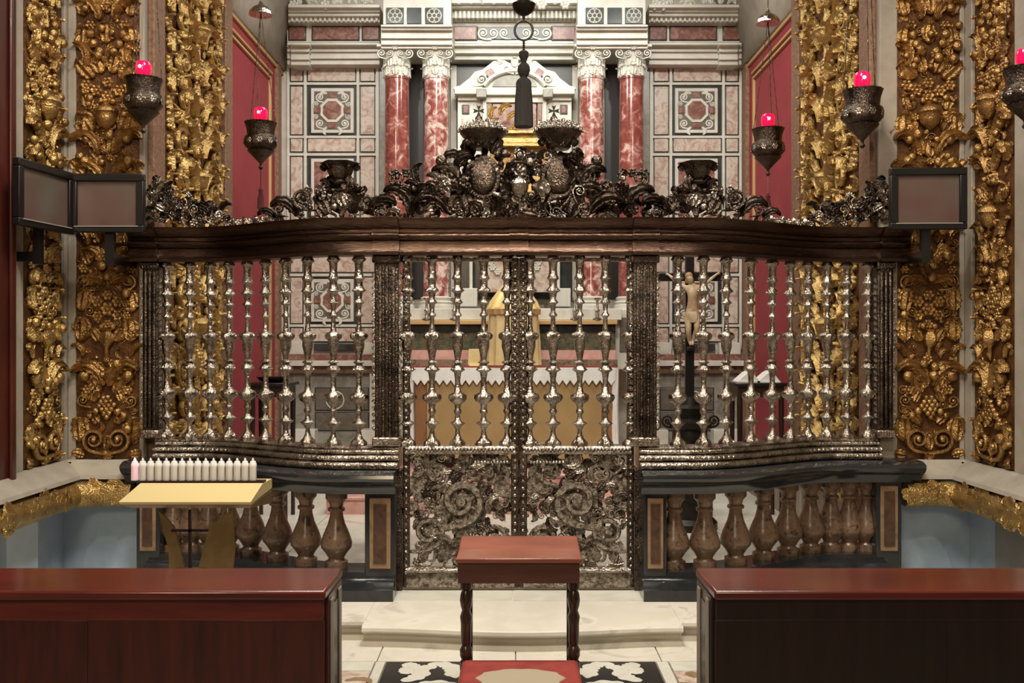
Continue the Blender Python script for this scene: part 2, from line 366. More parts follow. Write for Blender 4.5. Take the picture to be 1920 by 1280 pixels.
prof = [(-0.02, 0.0), (0.05, 0.0), (0.05, 0.03), (0.02, 0.036), (0.008, 0.055), (0.02, 0.074), (0.06, 0.082), (0.075, 0.095), (0.072, 0.112), (0.055, ZS), (-0.9, ZS), (-0.9, 0.0)]
part('step_block', MB().sweep(step_path(-0.86, 0.98, 5.56, 0.09), prof, True), CREAMM, st)
for (a, b, y) in ((-2.9, -0.861, 5.68), (0.981, 2.95, 5.66)):
    part('step_block', MB().sweep([(a, y), (b, y)], [(o_, z_ - .0) for o_, z_ in prof]), CREAMM, st)
for (a, b, y0) in ((-0.92, 0.0, 6.02), (0.006, 0.99, 6.0)):
    part('threshold_slab', MB().box(a, b, y0 + 0.03, 6.42, ZS, ZS + 0.004), WHITEM, st, bev=.001)
f2 = tag(part('floor_2', MB().box(-2.9, 2.9, 6.4, 11.2, -0.1, ZS - 0.01), CREAMM, None), 'cream marble chancel floor behind the silver gate', 'floor', kind='structure')
yy = [6.42, 7.05, 7.7, 8.35, 9.0, 9.7, 11.1]
for j in range(6):
    for i in range(6): 
        xa = -2.6 + i * 0.872
        part('slab', MB().box(xa + .004, xa + .868, yy[j] + .004, yy[j + 1] - .004, ZS - .012, ZS), CREAMM if (i + j) % 3 else WHITEM, f2, False)
for (z0, z1, y0, hw) in ((ZS, 0.29, 9.05, 1.75), (0.29, 0.46, 9.35, 1.5)):
    s2 = tag(part('trim_2', MB().sweep([(-hw, y0), (hw, y0)], [(0, z0), (0, z1 - .035), (.02, z1 - .03), (.025, z1 - .01), (.015, z1), (-1.4 if y0 < 9.2 else -1.1, z1), (-1.4 if y0 < 9.2 else -1.1, z0)]), PINKSTEP, None),
             'pink marble altar step, ' + ('lower of the two' if y0 < 9.2 else 'upper of the two, under the altar'), 'step', kind='structure')

# ---- walls of the bay
ZL, ZT = 0.86, 5.2
def nave_wall(sg, side):
    XW = XWS[sg]; x = sg * XW
    wl = thing('wall_' + side, 'grey stone side wall of the chapel bay holding a carved gilded panel, ' + side + ' side', 'wall', (x, 5, 0), kind='structure')
    part('wall_face', MB().box(*sorted((x, x + sg * .3)), 3.6, 7.1, ZL, ZT), STONE, wl)
    part('dado', MB().box(*sorted((x, x + sg * .3)), 3.6, 7.1, 0, ZL), DADO, wl)
    ts = thing('trim_%d' % (5 if sg < 0 else 6), 'raised grey stone strips framing the gilded panels, ' + side + ' side', 'trim', (x, 6, ZL), kind='structure')
    part('dado_pilaster', MB().box(*sorted((x - sg * .04, x - sg * .001)), 6.0, 6.4, 0, .78), DADO2 if sg > 0 else DADOL, ts)
    for (a, b) in (((6.09, 6.22), (6.8, YF)) if sg < 0 else ((5.9, 6.165), (6.74, YF))):
        part('stone_strip', MB().box(*sorted((x - sg * .035, x - sg * .001)), a, b, ZL + .02, ZT), STONE, ts, bev=.006)
    wf = thing('wall_' + side + '_pier', 'grey stone pier beside the chancel arch holding a carved gilded panel, ' + side + ' side', 'wall', (sg * 2.9, YF, 0), kind='structure')
    part('wall_face', MB().box(*sorted((sg * (XJ + .36), sg * (XW + .3))), YF, YF + .2, ZL, ZT), STONE, wf)
    part('dado', MB().box(*sorted((sg * XJ, sg * (XW + .3))), YF - .02, YF + .2, 0, ZL), DADO, wf)
    for (a, b) in (((XJ, 2.655), (3.108, XW - .036)) if sg < 0 else ((XJ, 2.745), (3.19, XW - .036))):
        part('stone_strip', MB().box(*sorted((sg * a, sg * b)), YF - .035, YF - .001, ZL + .02, ZT), STONE, ts, bev=.006)
    wj = thing('wall_' + side + '_jamb', 'stone jamb of the chancel arch behind the screen, ' + side + ' side', 'wall', (sg * XJ, 7.8, 0), kind='structure')
    part('wall_face', MB().box(*sorted((sg * XJ, sg * (XJ + .35))), YF, 8.85, 0, ZT), STONE, wj)
    for (a, b) in ((6.9, 7.12), (8.62, 8.84)):
        part('border_strip', MB().box(*sorted((sg * (XJ - .05), sg * XJ)), a, b, 0.5, ZT), BRAID, wj, bev=.008)
    part('jamb_plinth', MB().box(*sorted((sg * (XJ - .03), sg * (XJ - .001))), YF + .3, 8.6, ZS, .5), BROWNM, wj, bev=.01)
    wr = thing('wall_' + side + '_chancel', 'red damask chancel wall with a thin gilt border, ' + side + ' side', 'wall', (sg * XJ, 10, 0), kind='structure')
    part('wall_face', MB().box(*sorted((sg * (XJ + .02), sg * (XJ + .35))), 8.85, YB + .2, 0, 4.86), RED, wr)
    g = part('gilt_line', MB().box(*sorted((sg * (XJ - .005), sg * (XJ + .02))), 8.9, 10.45, 4.6, 4.625), GOLDLINE, wr)
    part('gilt_line', MB().box(*sorted((sg * (XJ - .005), sg * (XJ + .02))), 8.9, 10.5, 4.665, 4.69), GOLDLINE, wr)
    part('gilt_line', MB().box(*sorted((sg * (XJ - .005), sg * (XJ + .02))), 10.42, 10.45, 0.6, 4.6), GOLDLINE, wr)
    part('gilt_line', MB().box(*sorted((sg * (XJ - .02), sg * (XJ + .02))), 10.68, 10.82, 0.4, 4.86), BRAID, wr)
    part('gilt_line', MB().box(*sorted((sg * (XJ - .005), sg * (XJ + .02))), 8.9, YB, 4.80, 4.84), GOLDLINE, wr)
    part('stone_base', MB().box(*sorted((sg * (XJ - .06), sg * (XJ + .1))), 8.9, YB, 0, 0.62), WHITEM if sg < 0 else BROWNM, wr, bev=.01)
    return wl
nave_wall(-1, 'left'); nave_wall(1, 'right')
# vault over the chancel
m = MB(); K = 18; vs = []; fs = []
for j, y in enumerate((8.86, 9.9, YB + .3)):
    for i in range(K + 1):
        a = PI * i / K; vs.append((-(XJ + .04) * math.cos(a), y, 4.86 + 1.9 * math.sin(a)))
for j in range(2):
    for i in range(K): fs.append((j * (K + 1) + i, j * (K + 1) + i + 1, (j + 1) * (K + 1) + i + 1, (j + 1) * (K + 1) + i))
m.add(vs, fs)
o = part('ceiling', m, STONE, None); sol = o.modifiers.new('t', 'SOLIDIFY'); sol.thickness = 0.15; sol.offset = 0
tag(o, 'grey stone vault springing above the red chancel walls', 'ceiling', kind='structure')

# ---- carved gilded panels
MOTIF = [(24, 822, 'scroll', 54, 0), (44, 852, 'leaf', 34, 78), (12, 856, 'leaf', 30, -66), (52, 826, 'leaf', 66, 4), (0, 842, 'leaf', 40, 0), (15, 792, 'leaf', 38, 40),
  (0, 762, 'fruit_cluster', 40, 0), (22, 770, 'bead', 15, 0), (34, 778, 'bead', 13, 0), (48, 750, 'scroll', 26, 0), (30, 752, 'leaf', 34, -25), (16, 738, 'leaf', 46, 24), (40, 730, 'rosette', 22, 0),
  (6, 722, 'curl_leaf', 66, 10), (20, 724, 'leaf', 56, 30), (44, 704, 'bead', 22, 0), (50, 688, 'bead', 15, 0), (48, 668, 'curl_leaf', 30, 0), (0, 645, 'bud', 56, 0), (14, 640, 'leaf', 40, 32),
  (0, 580, 'rosette', 30, 0), (21, 566, 'rosette', 26, 0), (20, 592, 'rosette', 24, 0), (0, 607, 'rosette', 20, 0), (0, 553, 'rosette', 24, 0), (34, 584, 'scroll', 22, 0), (12, 612, 'bead', 12, 0),
  (50, 640, 'leaf', 64, -4), (50, 585, 'leaf', 60, -6), (44, 528, 'scroll', 36, 0), (6, 534, 'curl_leaf', 44, 40), (18, 530, 'leaf', 36, 70), (48, 505, 'rosette', 20, 0),
  (14, 500, 'curl_leaf', 44, 0), (34, 498, 'leaf', 46, 20), (16, 456, 'leaf', 44, 30), (40, 460, 'curl_leaf', 40, -10), (0, 420, 'pomegranate', 46, 0), (26, 400, 'leaf', 60, 30), (46, 380, 'scroll', 34, 0),
  (0, 350, 'rosette', 34, 0), (12, 340, 'curl_leaf', 54, 10), (46, 330, 'leaf', 50, 40), (10, 312, 'leaf', 44, 40), (44, 304, 'bead', 20, 0),
  (16, 292, 'curl_leaf', 62, 10), (0, 296, 'leaf', 50, 0), (40, 264, 'bead', 18, 0), (0, 222, 'pomegranate', 52, 0), (26, 248, 'leaf', 62, 34), (50, 262, 'leaf', 66, -2), (34, 210, 'leaf', 46, 20),
  (0, 182, 'rosette', 26, 0), (23, 172, 'rosette', 26, 0), (43, 163, 'rosette', 24, 0), (0, 158, 'rosette', 24, 0), (34, 186, 'bead', 14, 0), (12, 192, 'bead', 12, 0), (26, 150, 'leaf', 62, 44),
  (10, 140, 'leaf', 56, 20), (50, 130, 'curl_leaf', 50, -40), (14, 100, 'bead', 18, 0), (26, 86, 'bead', 18, 0), (33, 68, 'bead', 18, 0), (34, 50, 'rosette', 22, 0), (0, 84, 'leaf', 54, 0), (48, 100, 'leaf', 66, -4),
  (0, 30, 'leaf', 60, 0), (16, 40, 'curl_leaf', 60, 0), (46, 34, 'leaf', 54, 10), (0, -14, 'rosette', 34, 0), (30, -12, 'scroll', 40, 0), (20, 10, 'leaf', 44, 50), (48, -20, 'leaf', 50, 0), (0, -50, 'leaf', 50, 0), (30, -40, 'curl_leaf', 50, 0)]
def gilded(name, label, frame, width, mat, seed, us=1.0, group='carved gilded wall panels'):
    """frame(u, z, out) -> world point, wall angle"""
    rnd = random.Random(seed); k = 1 / 262.0
    base, wall = frame(0, 0.92, 0)
    t = thing(name, label, 'carved panel', base, group)
    z0, z1 = 0.92, 4.5
    c = [frame(-width / 2, z0, .002)[0], frame(width / 2, z1, .02)[0]]
    part('ground_board', MB().box(*sorted((c[0].x, c[1].x)), *sorted((c[0].y, c[1].y)), z0, z1), GROUND, t)
    for i in range(170):
        u = (rnd.random() - .5) * width * .86; z = z0 + .06 + rnd.random() * (z1 - z0 - .15)
        kd = rnd.choice(('leaf', 'leaf', 'curl_leaf', 'bead', 'scroll', 'curl_leaf')); s = rnd.uniform(.045, .085) * (.45 if kd == 'bead' else 1.1)
        piece(t, kd, mat, frame(u, z, .02)[0], s, rnd.uniform(-150, 150), wall, rnd.choice((-1, 1)), .9)
    for (dx, y, kd, s, a) in MOTIF:
        z = H - (y - 640) * k
        for sg in ((1, -1) if dx else (1,)):
            p = frame(sg * dx * k * us * .93, z + rnd.uniform(-.004, .004), .028)[0]
            piece(t, kd, mat, p, s * k * 1.0, sg * a + rnd.uniform(-5, 5), wall, sg, 1.05)
            if s > 40 and kd in ('leaf', 'curl_leaf'):      # small tips and berries growing on the big leaves
                for q in range(2):
                    piece(t, rnd.choice(('leaf', 'bead', 'rosette')), mat, frame(sg * (dx * .93 * us + rnd.uniform(-12, 12)) * k, z + s * k * rnd.uniform(.15, .8), .045)[0], rnd.uniform(11, 20) * k, rnd.uniform(-90, 90), wall, sg, 1)
    return t
for sg, side in ((-1, 'left'), (1, 'right')):
    xc = -2.882 if sg < 0 else 2.967; XW = XWS[sg]; yc = 6.51 if sg < 0 else 6.455
    gilded('gilded_panel', 'gilded carved panel facing us on the ' + side + ' pier, behind the ' + ('folding black frames' if sg < 0 else 'single black frame'),
           lambda u, z, o, xc=xc: (Vector((xc + u, YF - o, z)), 0.0), .445, GOLD, 5 + sg)
    gilded('gilded_panel', 'gilded carved panel on the receding ' + side + ' side wall, at the ' + side + ' edge of the photo',
           lambda u, z, o, sg=sg, XW=XW, yc=yc: (Vector((sg * XW - sg * o, yc + u * -sg, z)), -sg * PI / 2), .53, GOLDB if sg < 0 else GOLD, 15 + sg, 1.02)
# dark carved margin at the far left of the side wall
e = thing('wooden_panel_edge', 'dark red-brown wooden panel edge on the side wall at the far left', 'panel', (-3.2, 5.6, ZL))
part('board', MB().box(-3.198, -3.15, 4.9, 6.085, ZL - .05, ZT), WOODF, e, bev=.01); part('moulding', MB().box(-3.15, -3.125, 6.0, 6.06, ZL - .05, ZT), WOODF, e, bev=.01)
def jamb_panel(sg, side):
    rnd = random.Random(40 + sg); wall = -sg * PI / 2; x = sg * XJ; yc, wd = 7.87, 1.44
    t = thing('gilded_jamb_panel', 'bright gilded rinceau panel on the ' + side + ' arch jamb, beside the red wall', 'carved panel', (x, yc, .5), 'carved gilded jamb panels')
    part('ground_board', MB().box(*sorted((x, x - sg * .02)), yc - wd / 2, yc + wd / 2, .5, ZT), GROUND, t)
    fr = lambda u, z, o: Vector((x - sg * o, yc - sg * u, z))
    z = .62; row = 0; j = lambda a: rnd.uniform(-a, a)
    while z < 5.0:
        for s_ in (1, -1):
            piece(t, 'scroll', GOLDB, fr(s_ * (.42 + j(.05)), z, .03), .25, j(25), wall, s_ * (1 if row % 2 else -1), 1.1)
            piece(t, 'curl_leaf', GOLDB, fr(s_ * .1, z - .05, .03), .3, s_ * (10 + j(15)), wall, s_, 1.2)
            piece(t, 'leaf', GOLDB, fr(s_ * .28, z + .06, .03), .26, s_ * (35 + j(20)), wall, s_, 1.4)
            piece(t, 'leaf', GOLDB, fr(s_ * .6, z + .02, .03), .24, s_ * (-8 + j(20)), wall, s_, 1.4)
            piece(t, 'rosette', GOLDB, fr(s_ * (.48 + j(.06)), z + .17, .03), .12, j(40), wall, s_, 1.3)
            piece(t, 'curl_leaf', GOLDB, fr(s_ * .22, z + .16, .03), .22, s_ * (50 + j(30)), wall, s_, 1.2)
            piece(t, 'leaf', GOLDB, fr(s_ * .62, z + .16, .03), .2, s_ * (20 + j(30)), wall, s_, 1.4)
        piece(t, ('pomegranate', 'rosette', 'bud', 'fruit_cluster')[row % 4], GOLDB, fr(0, z + .05, .03), .18, 0, wall, 1, 1.2)
        piece(t, 'leaf', GOLDB, fr(0, z + .12, .03), .22, 0, wall, 1, 1.4)
        z += .30; row += 1
    for i in range(200):
        kd = rnd.choice(('leaf', 'curl_leaf', 'bead', 'curl_leaf', 'scroll')); s = rnd.uniform(.07, .15) * (.45 if kd == 'bead' else 1)
        piece(t, kd, GOLDB, fr(rnd.uniform(-.64, .64), rnd.uniform(.55, 5.1), .035), s, rnd.uniform(-160, 160), wall, rnd.choice((-1, 1)), 1.2)
jamb_panel(-1, 'left'); jamb_panel(1, 'right')

# ---- stone ledge and gilded torus round the bay
for sg, side, n in ((-1, 'left', 3), (1, 'right', 4)):
    XW = XWS[sg]; path = [(sg * (XW), 3.8), (sg * XW, 6.2), (sg * XW, YF - .06), (sg * (XW - .06), YF), (sg * 2.9, YF), (sg * 2.45, YF)]
    if sg > 0: path = path[::-1]; 
    if sg < 0: pass
    prof = [(.0, .91), (.04, .91), (.05, .895), (.20, .82), (.21, .795), (.0, .78)]
    tr = tag(part('trim_%d' % n, MB().sweep(path if sg < 0 else path, prof), STONE, None), 'sloping grey stone ledge under the gilded panels, ' + side + ' side', 'ledge', kind='structure')
    t = thing('gilded_torus_moulding', 'gilded laurel torus moulding below the stone ledge, ' + side + ' side', 'moulding', (sg * 3.0, 6, .68), 'gilded torus mouldings')
    tx, tyy = XW - .15, YF - .16
    pts = [(sg * tx, 3.9, .69), (sg * tx, 5.2, .69), (sg * tx, 6.4, .69), (sg * (tx - .02), 6.6, .69), (sg * (tx - .12), tyy, .69), (sg * 2.88, tyy, .69), (sg * (2.64 if sg < 0 else 2.74), tyy, .69)]
    fine = []
    for i in range(len(pts) - 1):
        for q in range(8): fine.append(Vector(pts[i]).lerp(Vector(pts[i + 1]), q / 8))
    fine.append(Vector(pts[-1]))
    def rtube(pp, r):
        m = MB(); vs = []; fs = []; n = 14
        for i, p in enumerate(pp):
            d = (pp[min(i + 1, len(pp) - 1)] - pp[max(i - 1, 0)]).normalized(); a = d.cross(Vector((0, 0, 1))).normalized()
            for q in range(n):
                g = 2 * PI * q / n; vs.append(p + a * r * math.cos(g) + Vector((0, 0, r * math.sin(g))))
        for i in range(len(pp) - 1):
            for q in range(n): fs.append((i * n + q, i * n + (q + 1) % n, (i + 1) * n + (q + 1) % n, (i + 1) * n + q))
        fs.append(tuple(range(n))); fs.append(tuple(reversed([(len(pp) - 1) * n + q for q in range(n)]))); return m.add(vs, fs)
    part('torus', rtube(fine, .092), GOLDB, t)
    rnd = random.Random(n)
    cand = [(fine[i], fine[i + 1]) for i in range(len(fine) - 1) if fine[i].y > 4.9]; wts = [(b - a).length for a, b in cand]
    for i in range(120):
        p, q = rnd.choices(cand, wts)[0]
        d = (q - p).normalized(); frontal = abs(d.x) > .5
        wall = 0 if frontal else -sg * PI / 2
        nrm = Vector((0, -1, 0)) if frontal else Vector((-sg, 0, 0))
        el = rnd.uniform(-.5, 1.0)
        loc = p.lerp(q, rnd.random()) + nrm * .086 * math.cos(el) + Vector((0, 0, .086 * math.sin(el)))
        piece(t, 'leaf', GOLDB, loc, rnd.uniform(.08, .12), rnd.choice((75, 100, 60, 120)) * -1, wall, 1, .3)

    for yy_ in (5.55, 5.75): 
        for a_ in (-75, -105): piece(t, 'leaf', GOLDB, (sg * (tx - .075), yy_, .7 + (a_ + 90) * .001), .24, a_, -sg * PI / 2, 1, .5)
# ------------------------------------------------------------------ black marble balustrades under the screen wings
def balustrade(sg, side, xa, xb, pier_in, pier_out):
    t = thing('marble_balustrade', 'black marble balustrade with brown balusters under the ' + side + ' wing of the silver screen', 'balustrade', (sg * 1.6, 6.5, ZS), 'marble balustrades')
    pa = [(x, y - .02) for x, y in spath(*sorted((xa, xb)))]
    slabp = [(-.06, .835), (.2, .835), (.235, .86), (.25, .885), (.245, .905), (.19, .925), (-.06, .925)]
    part('top_slab', MB().sweep(pa, slabp), BLACKM, t)
    part('slab_moulding', MB().sweep(pa, [(-.06, .775), (.15, .775), (.16, .8), (.19, .835), (-.06, .835)]), BLACKM, t)
    pa = [(x, y - .02) for x, y in spath(*sorted((max(-2.52, min(2.58, xa)), max(-2.52, min(2.58, xb)))))]
    part('plinth', MB().sweep(pa, [(-.16, ZS), (.27, ZS), (.27, .19), (.25, .2), (.22, .225), (.19, .235), (-.16, .235)]), BLACKM, t)
    part('bottom_rail', MB().sweep(pa, [(-.12, .235), (.15, .235), (.14, .275), (-.12, .275)]), BLACKM, t)
    # piers with inlaid panels
    for pxa, pxb, yoff in (pier_in, pier_out):
        x0, Y0 = SX((pxa + pxb) / 2, -.16); hw = abs(pxb - pxa) / 2 * Y0 / F
        pr = part('pier', MB().box(x0 - hw, x0 + hw, Y0 - .005, Y0 + .34, ZS, .84), BLACKM, t, bev=.006)
        zz = .3; zt = .75
        part('inlay_frame', MB().box(x0 - hw * .68, x0 + hw * .68, Y0 - .016, Y0, zz, zt), YELLOWM, pr, bev=.003)
        part('inlay_panel', MB().box(x0 - hw * .42, x0 + hw * .42, Y0 - .022, Y0 - .015, zz + .035, zt - .035), BROWND, pr, bev=.002)
    prof = [(.075, .275), (.075, .315), (.06, .32), (.05, .335), (.072, .37), (.1, .405), (.104, .435), (.086, .49), (.056, .56), (.044, .61), (.042, .635), (.056, .645), (.056, .66), (.042, .67), (.05, .7), (.072, .725), (.072, .775)]
    me = MB().lathe((0, 0, 0), prof, 18).mesh('baluster', BROWNM)
    return t, me
tL, me = balustrade(-1, 'left', -2.68, -.745, (684, 742, 0), (256, 300, 0))
for px in (632, 575, 522, 472, 430, 394, 360, 328): 
    x, Y = SX(px); put('baluster', me, tL, (x, Y - .02, 0))
tR, me = balustrade(1, 'right', .825, 2.83, (1207, 1250, 0), (1642, 1690, 0))
for px in (1263, 1320, 1378, 1430, 1476, 1518, 1556, 1590, 1622):
    x, Y = SX(px); put('baluster', me, tR, (x, Y - .02, 0))

# ------------------------------------------------------------------ silver screen
ZR, ZC = 1.068, 2.31                     # top of bottom rail, underside of cornice
BP = [(480, 9), (487, 12), (492, 8), (505, 7), (515, 8), (522, 11), (526, 7), (537, 7), (545, 12), (549, 7), (560, 5), (567, 10), (571, 5), (584, 4), (591, 8), (595, 4), (610, 4.5), (621, 6), (624, 12), (628, 15), (634, 14), (638, 10),
      (650, 10), (662, 7), (675, 5), (679, 11), (683, 6), (689, 11), (693, 13), (698, 7), (710, 5), (722, 5), (735, 7), (740, 15), (746, 16), (752, 13), (757, 7), (765, 5), (769, 7), (773, 7), (778, 4), (788, 6), (793, 13), (798, 8), (806, 4), (815, 5), (822, 8), (828, 13), (833, 14), (837, 13)]
def bal_mesh():
    m = MB(); n = 16; prof = [(r / 285.7, H - (y - 640) / 285.7) for y, r in BP][::-1]; vs = []; fs = []
    for (r, z) in prof:
        lob = 0.13 if r > 11 / 285.7 else 0.03
        for k in range(n): a = 2 * PI * k / n; q = r * (1 + lob * math.cos(8 * a)) * 1.02; vs.append((q * math.cos(a), q * math.sin(a), z))
    M_ = len(prof)
    for i in range(M_ - 1):
        for k in range(n): fs.append((i * n + k, i * n + (k + 1) % n, (i + 1) * n + (k + 1) % n, (i + 1) * n + k))
    fs.append(tuple(range(n))); fs.append(tuple((M_ - 1) * n + k for k in range(n))); m.add(vs, fs)
    return m.mesh('silver_baluster', SILVER, True, 50)
SBAL = bal_mesh()
def roll(o, z, r, n=6): return [(o + r * math.cos(-PI / 2 + PI * q / n), z + r * math.sin(-PI / 2 + PI * q / n)) for q in range(n + 1)]
RAILP = [(-.13, .925)] + roll(.125, .95, .024) + [(.105, .976)] + roll(.1, .996, .019) + [(.085, 1.017)] + roll(.075, 1.033, .015) + [(.06, 1.05), (.066, 1.06), (.05, ZR), (-.08, ZR), (-.13, 1.0)]
def post(parent, x, Y, w=.078, z0=ZR, z1=ZC, d=.06, name='post'):
    q = part(name, MB().box(x - w, x + w, Y - d, Y + d, z0, z1), SILVERD, parent, bev=.012)
    for s_ in (-.55, 0, .55):
        part('fillet', MB().lathe((x + s_ * w, Y - d, 0), [(.004, z0 + .06), (.016, z0 + .08), (.016, z1 - .08), (.004, z1 - .06)], 8), SILVERD, q)
    part('post_base', MB().box(x - w * 1.2, x + w * 1.2, Y - d * 1.3, Y + d * 1.2, z0, z0 + .06), SILVER, q, bev=.01)
    part('post_capital', MB().box(x - w * 1.2, x + w * 1.2, Y - d * 1.3, Y + d * 1.2, z1 - .05, z1), SILVERD, q, bev=.01)
    for s_ in (-1, 1):
        for i in range(24):
            piece(q, 'leaf', SILVER, (x + s_ * w * .95, Y - d * .6, z0 + .1 + i * (z1 - z0 - .2) / 24), .05, s_ * 35, 0, s_, .6, name='edge_leaf')
    return q
def wing(sg, side, pxs, xa, xb, ppx, epx):
    t = thing('silver_screen', 'curved wing of silver balusters above the ' + side + ' marble balustrade', 'screen', (sg * 1.6, 6.5, .925), 'silver screen wings')
    pa = spath(*sorted((xa, xb)), 40)
    part('base_rail', MB().sweep(pa, RAILP), SILVER, t)
    for i in range(52):                                  # beaded edge of the rail
        f = i / 51; x = xa + (xb - xa) * f; Y = SY(x)
        piece(t, 'bead', SILVERB, (x, Y - .118, .997), .022, 0, 0, 1, 1, name='rail_bead')
    for px in pxs:
        x, Y = SX(px); put('silver_baluster', SBAL, t, (x, Y, 0), (0, 0, random.random()))
    x, Y = SX(ppx); post(t, x, Y)
    part('gate_jamb', MB().box(*((-.775, -.717) if sg < 0 else (.80, .858)), YS - .04, YS + .05, ZS, .915), SILVERD, t, bev=.006)
    x, Y = SX(epx); post(t, x, Y, .055)
    return t
wing(-1, 'left', (313, 356, 394, 430, 464, 498, 536, 577, 625, 673), -2.5, -.735, 727, 287)
wing(1, 'right', (1271, 1319, 1362, 1408, 1448, 1482, 1515, 1551, 1588, 1628), .825, 2.58, 1207, 1655)

# cornice over the whole screen
CP = [(-.06, ZC), (.07, ZC), (.085, ZC + .02), (.075, ZC + .03), (.06, ZC + .05), (.06, ZC + .09), (.08, ZC + .10), (.105, ZC + .125), (.10, ZC + .135), (.085, ZC + .145), (.085, ZC + .165), (.12, ZC + .19), (.145, ZC + .215), (.15, ZC + .235), (-.06, ZC + .24)]
co = thing('silver_cornice', 'long dark silver cornice running across the top of the screen and gate', 'cornice', (0, YS, ZC), kind='thing')
part('cornice_moulding', MB().sweep(spath(-2.63, 2.69, 70), CP), CORN, co)
for px in (727, 973, 1207):
    x, Y = SX(px); hw = .085 if px != 973 else .06
    part('cornice_block', MB().sweep([(x - hw, SY(x)), (x + hw, SY(x))], [(o_ * 1.0 + (.035 if o_ > 0 else 0), z_) for o_, z_ in CP]), CORN, co)
for px in (278, 1668):
    x, Y = SX(px); part('cornice_block', MB().sweep([(x - .1, SY(x)), (x + .1, SY(x))], [(o_ + (.03 if o_ > 0 else 0), z_) for o_, z_ in CP]), CORN, co)

# gate leaves
def gate_leaf(sg, side, xo, xi, pxs):
    t = thing('silver_gate_leaf', 'silver gate leaf with balusters over pierced scrollwork, ' + side + ' of the centre stile', 'gate', ((xo + xi) / 2, YS, ZS + .02), 'silver gate leaves')
    Y = YS; a, b = min(xo, xi), max(xo, xi)
    for x, w in ((xo, .022), (xi, .026)):
        s1 = part('stile', MB().box(x - w, x + w, Y - .03, Y + .03, ZS + .02, ZC - .012), SILVERD, t, bev=.008)
        for i in range(46):
            piece(s1, 'bead', SILVER, (x, Y - .03, ZS + .12 + i * .046), .022, 0, 0, 1, .8, name='stile_bead')
    part('top_rail', MB().box(a, b, Y - .03, Y + .03, ZC - .035, ZC - .012), SILVERG, t, bev=.006)
    part('lock_rail', MB().sweep([(a, Y), (b, Y)], [(-.03, 1.015), (.035, 1.015), (.045, 1.03), (.035, 1.045), (.05, 1.055), (.04, ZR), (-.03, ZR)]), SILVER, t)
    for i in range(30):
        piece(t, 'bead', SILVERB, (a + .02 + (b - a - .04) * i / 29, Y - .045, 1.05), .02, 0, 0, 1, 1, name='rail_bead')
    br = part('bottom_rail', MB().box(a, b, Y - .035, Y + .035, ZS + .02, ZS + .125), SILVERG, t, bev=.008)
    part('rail_moulding', MB().sweep([(a, Y), (b, Y)], [(-.02, ZS + .125), (.05, ZS + .125), (.05, ZS + .14), (.03, ZS + .155), (-.02, ZS + .155)]), SILVER, br)
    for px in pxs: put('silver_baluster', SBAL, t, ((px - 960) * Y / F, Y, 0), (0, 0, random.random()))
    rnd = random.Random(77); k = YS / F; W = b - a; cx = (a + b) / 2
    # gadroon strip and festoon under the lock rail
    for i in range(11):
        piece(t, 'bead', SILVERB, (xi - sg * -1 * 0 + sg * (.05 + i * .021), Y - .04, .965), .02, 0, 0, 1, 1.0, name='gadroon')
    big = [(.5, .70, 'scroll', .36, 0), (.5, .70, 'rosette', .15, 0), (.2, .50, 'scroll', .26, 0), (.8, .46, 'scroll', .26, 20), (.28, .88, 'scroll', .2, 0), (.75, .9, 'scroll', .2, 0), (.5, .93, 'rosette', .11, 0),
           (.35, .52, 'curl_leaf', .26, 10), (.62, .50, 'curl_leaf', .26, -40), (.15, .3, 'curl_leaf', .24, 0), (.5, .27, 'leaf', .26, 0), (.85, .28, 'curl_leaf', .22, -10), (.3, .3, 'leaf', .2, 30), (.7, .28, 'leaf', .2, -20),
           (.1, .72, 'leaf', .22, 0), (.9, .72, 'leaf', .22, -10), (.3, .66, 'leaf', .2, 60), (.72, .64, 'leaf', .2, -70), (.5, .5, 'rosette', .12, 0), (.2, .93, 'ribbon', .16, 80), (.8, .96, 'ribbon', .16, 95), (.5, .4, 'ribbon', .2, 60)]
    for (u, z, kd, s, ang) in big:
        x = xo + (xi - xo) * u
        piece(t, kd, SILVERG, (x, Y + .005, z), s, -sg * ang, 0, -sg, .5)
    ny = 17; nx = 11
    for j in range(ny):
        for i in range(nx):
            fz = j / (ny - 1); z = .27 + fz * .74
            if rnd.random() > (.5 + .6 * fz): continue
            x = a + .03 + (b - a - .06) * ((i + .5) / nx) + rnd.uniform(-.025, .025)
            if sg > 0: x = a + b - x
            kd = rnd.choice(('leaf', 'curl_leaf', 'curl_leaf', 'scroll', 'leaf', 'rosette', 'ribbon'))
            s = rnd.uniform(.07, .115) * (.75 if kd in ('rosette', 'scroll') else 1.1)
            piece(t, kd, rnd.choice((SILVERG, SILVERG, SILVER, SILVERD)), (x, Y + rnd.uniform(-.015, .02), z + rnd.uniform(-.02, .02)), s, rnd.uniform(-170, 170), 0, rnd.choice((-1, 1)), .5)
    for j in range(9):
        for i in range(11):
            z = .6 + j * .047 + rnd.uniform(-.015, .015); x = a + .03 + (b - a - .06) * ((i + .5) / 11) + rnd.uniform(-.02, .02)
            if rnd.random() < .16: continue
            piece(t, rnd.choice(('leaf', 'curl_leaf', 'scroll', 'rosette', 'leaf')), rnd.choice((SILVERG, SILVERG, SILVER, SILVERD)), (x, Y + rnd.uniform(.01, .03), z), rnd.uniform(.07, .1), rnd.uniform(-170, 170), 0, rnd.choice((-1, 1)), .4)
    return t
gate_leaf(-1, 'left', -.692, .0195, (764, 810, 858, 907, 951))
gate_leaf(1, 'right', .775, .0725, (994, 1037, 1087, 1135, 1182))

